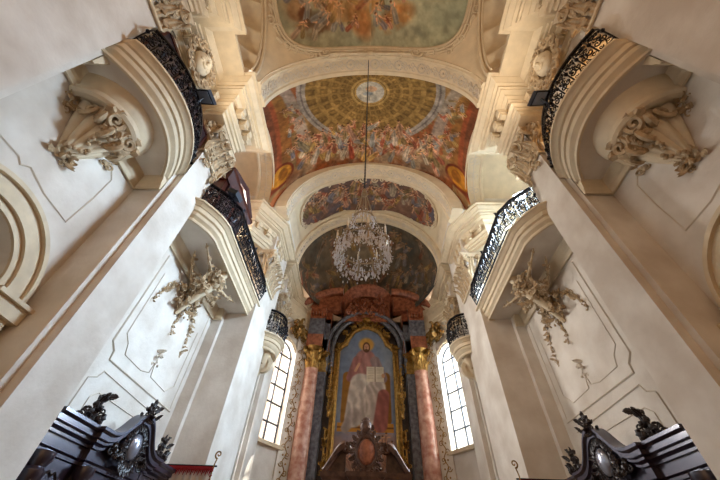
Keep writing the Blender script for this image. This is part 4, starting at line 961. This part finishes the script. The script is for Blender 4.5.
# ornamented strips between window and altar
for s in (-1, 1):
    q = MB(s); rn = random.Random(41)
    a_, b_ = V(3.72, 16.8, 0), V(3.3, 17.15, 0); d = (b_-a_).normalized(); o_ = V(-d.y, d.x, 0); o_ = o_ if o_.y < 0 else -o_
    pl = empty('gilded_pilaster', (s*3.5, 17, 5), 'white pilaster with gilt arabesques between %s apse window and altar column' % SIDE[s], 'pilaster')
    q.obox((3.62, 16.75, 7.5), d, o_, (0, 0, 1), .34, .08, 4.2); q.build('shaft', 'plaster', pl)
    g = MB(s); g.tube([V(3.62, 16.75, 3.9+.1*k)+o_*.1+d*.08*math.sin(k*.98) for k in range(72)], .022, 4)
    for k in range(22):
        c_ = V(3.62, 16.75, 4+.32*k)+o_*.1; g.spiral(c_+d*.12*(-1)**k, d, V(0, 0, 1), .13, 1.3, .02, a0=rn.uniform(0, 6), hand=rn.choice((-1, 1))); g.ball(c_-d*.1*(-1)**k, .04, n=6, m=4)
    g.build('gilt_arabesque', 'gold', pl, smooth=True)
    q = MB(s); cc = V(3.85, 16.2, 11.2)
    acanthus_cluster(q, (3.8, 16.15, 11.15), 90, (.3, .55, .35), .18, rn, (-.5, -.8, 0)); q.tube([(4.15, 15.5, 10.9), (3.8, 16.1, 11.35), (3.45, 16.7, 10.9)], .08, 6)
    for k in range(3): q.spiral((3.9-.12*k, 15.8+.35*k, 11.45), (-.5, .8, 0), (0, 0, 1), .24, 1.4, .06, a0=k)
    o = q.build('gilded_crest', 'ggold', smooth=True); o['label'] = 'gilded stucco crest over the %s apse window' % SIDE[s]; o['category'] = 'stucco ornament'

# ------------------------------------------------------------------ tabernacle in front of the painting
tb = empty('tabernacle', (0, 16.0, 0), 'brown carved tabernacle with curved scrolls and oval cartouche before the altar painting', 'tabernacle')
TX = .05
q = MB(); q.box(-1.55, 1.65, 15.6, 16.5, 0, 4.25); q.build('body', 'brownstone', tb)
q = MB(); q.sweep([(-1.55, 16.5), (-1.55, 15.6), (-.5, 15.6), (-.5, 15.45), (.6, 15.45), (.6, 15.6), (1.65, 15.6), (1.65, 16.5)][::-1], [(0, 4.1), (.08, 4.1), (.12, 4.25), (.2, 4.35), (.24, 4.5), (0, 4.52)]); q.box(-1.55, 1.65, 15.6, 16.5, 4.1, 4.5); q.build('cornice', 'brownstone', tb)
for sg in (-1, 1):
    q = MB(); rings = []
    for i in range(17):
        t = i/16; x = TX+sg*(1.75-.85*t); z = 4.5+.95*math.sin(t*PI/2)**1.3+.06; w_ = .15+.05*t
        rings.append([(x, 15.5, z-.22), (x, 15.42, z), (x, 15.5, z+w_*.6), (x, 16.2, z+w_*.6), (x, 16.2, z-.22)])
    q.rings(rings); q.spiral((TX+sg*.85, 15.6, 5.35), (sg, 0, 0), (0, 0, 1), .2, 1.5, .08, a0=PI/2, hand=1)
    rings = []
    for i in range(17):
        t = i/16; x = TX+sg*(1.7-.85*t); z = 4.5+.85*math.sin(t*PI/2)**1.3; rings.append([(x, 15.9, 4.45), (x, 15.9, z), (x, 16.1, z), (x, 16.1, 4.45)])
    q.rings(rings); q.build('scroll', 'brownstone', tb, smooth=True)
q = MB(); q.ball((TX+.02, 15.4, 5.2), .36, .2, .48, 16, 12); q.build('cartouche', 'redmarble', tb, smooth=True)
q = MB(); rn = random.Random(19); q.tube([(TX+math.cos(t)*.42, 15.38, 5.2+math.sin(t)*.55) for t in np.linspace(0, 2*PI, 30)], .08, 6)
for k in range(18): t = k/18*2*PI; c_ = (TX+math.cos(t)*.5, 15.36, 5.2+math.sin(t)*.62); q.spiral(c_, (math.cos(t), 0, math.sin(t)), (-math.sin(t), 0, math.cos(t)), .14, 1.2, .045, a0=rn.uniform(0, 6)); q.leaf(c_, (math.cos(t), 0, math.sin(t)), (0, -1, 0), .3, .2, .8)
acanthus_cluster(q, (TX, 15.4, 4.5), 20, (.6, .05, .14), .14, rn, (0, -1, 0)); q.build('cartouche_carving', 'brownstone', tb, smooth=True)
q = MB(); q.ball((TX-.02, 15.5, 6.15), .26, .22, .3, 12, 10); q.ball((TX-.02, 15.55, 6.42), .18, .18, .14); acanthus_cluster(q, (TX, 15.45, 6.05), 22, (.28, .1, .3), .13, rn, (0, -1, 0)); q.build('crowning_head', 'brownstone', tb, smooth=True)

# ------------------------------------------------------------------ chandelier
cx, cy = -.09, 3.9
ch = empty('chandelier', (cx, cy, 4.9), 'crystal chandelier of hanging glass drops on a long dark chain in the middle', 'chandelier')
q = MB(); q.tube([(cx, cy, 7.3+i*(17.2-7.3)/40) for i in range(42)], .012, 4)
for k in range(150): z = 7.35+k*.065; q.ball((cx, cy, z), .022, .014, .03, 4, 3)
q.build('chain', 'iron', ch)
q = MB(); q.lathe([(0, 0), (.03, .02), (.07, .06), (.06, .12), (.03, .16), (.05, .2), (.02, .26), (0, .3)], (cx, cy, 7.05), 12); q.build('crown', 'brass', ch, smooth=True)
RI = ((.43, 5.55), (.2, 6.3), (.43, 5.35))
for r_, z in RI:
    q = MB(); q.tube([(cx+math.cos(t)*r_, cy+math.sin(t)*r_, z) for t in np.linspace(0, 2*PI, 33)], .016, 5); q.build('ring', 'brass', ch, smooth=True)
for k in range(8):
    t = 2*PI*k/8+.2; c_, s_ = math.cos(t), math.sin(t); a = MB()
    a.tube([(cx+c_*.04, cy+s_*.04, 7.1), (cx+c_*.15, cy+s_*.15, 6.6), (cx+c_*.2, cy+s_*.2, 6.3)], .008, 4); a.tube([(cx+c_*.2, cy+s_*.2, 6.3), (cx+c_*.31, cy+s_*.33, 5.95), (cx+c_*.43, cy+s_*.43, 5.55)], .008, 4)
    a.build('suspension_rod', 'brass', ch)
    a = MB(); pts = [(cx+c_*r_, cy+s_*r_, z) for r_, z in ((.3, 5.5), (.34, 5.32), (.42, 5.25), (.47, 5.38), (.46, 5.5))]; a.tube(pts, .016, 5); a.lathe([(0, 0), (.05, .02), (.06, .05), (.02, .05), (.018, .16), (0, .17)], (cx+c_*.46, cy+s_*.46, 5.5), 8); arm = a.build('arm', 'brass', ch, smooth=True)
    a = MB(); a.lathe([(.018, 0), (.018, .15), (.004, .17), (.012, .2), (0, .24)], (cx+c_*.46, cy+s_*.46, 5.66), 7); a.build('candle', 'candle', arm)
rn = random.Random(23)
def drop(a, x, y, z, h, r):
    a.add([(x, y, z), (x+r, y, z-h*.6), (x, y+r, z-h*.6), (x-r, y, z-h*.6), (x, y-r, z-h*.6), (x, y, z-h)], [(0, 1, 2), (0, 2, 3), (0, 3, 4), (0, 4, 1), (5, 2, 1), (5, 3, 2), (5, 4, 3), (5, 1, 4)])
for k in range(48):
    t = 2*PI*k/48; r_ = .46 if k % 2 else .43; a = MB(); drop(a, cx+math.cos(t)*r_, cy+math.sin(t)*r_, 5.45-.06*(k % 3), .17, .026); a.build('crystal_drop', 'crystal', ch)
for k in range(16):
    t = 2*PI*k/16; a = MB(); drop(a, cx+math.cos(t)*.2, cy+math.sin(t)*.2, 6.28, .16, .022); a.build('crystal_drop', 'crystal', ch)
a = MB()
for k in range(1500):
    u = rn.random(); j_ = rn.randrange(8); t = 2*PI*j_/8+.2
    if u < .62:   # clusters on the eight arms
        t += rn.gauss(0, .17); z = 5.45+rn.gauss(0, .13); r_ = .44+rn.gauss(0, .03)
    elif u < .78: t = rn.uniform(0, 2*PI); z = rn.uniform(5.2, 5.5); r_ = rn.uniform(.41, .46)
    elif u < .9: q_ = rn.random(); z = 5.6+.7*q_; r_ = .43-.23*q_+rn.uniform(-.015, .015)
    else: t = rn.uniform(0, 2*PI); z = rn.uniform(6.15, 6.4); r_ = rn.uniform(.16, .23)
    drop(a, cx+math.cos(t)*r_, cy+math.sin(t)*r_, z, rn.uniform(.03, .07), rn.uniform(.008, .016))
o = a.build('crystal_beads', 'crystal', ch); o['kind'] = 'stuff'

# ------------------------------------------------------------------ floodlights' own warm light on the vaults
def spot(name, loc, target, power, col, size=2.2, rad=.15):
    l = bpy.data.lights.new(name, 'SPOT'); l.energy = power; l.color = col; l.spot_size = size; l.spot_blend = .6; l.shadow_soft_size = rad
    o = bpy.data.objects.new(name, l); C.objects.link(o); o.location = loc; o.rotation_euler = (Vector(target)-Vector(loc)).to_track_quat('-Z', 'Y').to_euler()
for s in (-1, 1):
    spot('floodlight_beam', (s*4.15, 3.0, 10.4), (-s*1.0, 3.6, 18), 230, (1, .86, .68), 2.4)
spot('floodlight_beam', (-4.2, 6.3, 10.5), (1.0, 9.5, 17.5), 120, (1, .82, .62), 2.2)

# repeats of one kind share a group
GROUPS = dict(balcony='stone balconies with black scroll railings', floodlight='lamps on the galleries', confessional='carved wooden confessionals', pilaster_capital='leafy stucco capitals of the piers',
              banner='fringed banners by the confessionals', wall_panel_moulding='panel outlines on the side walls', stucco_scrollwork='stucco scrollwork on the arches', ceiling_fresco='frescoes of the vaults', mask_cartouche='mask cartouches under the cornice',
              shell_hood='shell hoods of the front vault', stucco_scroll='hanging stucco leaves on the piers', wall_niche='moulded niches of the side walls', gilded_pilaster='white and gilt pilasters of the apse', gilded_crest='gilded crests over the apse windows', fresco_frame='stucco frames of the frescoes')
for o in list(sc.objects):
    b = o.name.split('.')[0]
    if o.parent is None and b in GROUPS and 'group' not in o: o['group'] = GROUPS[b]
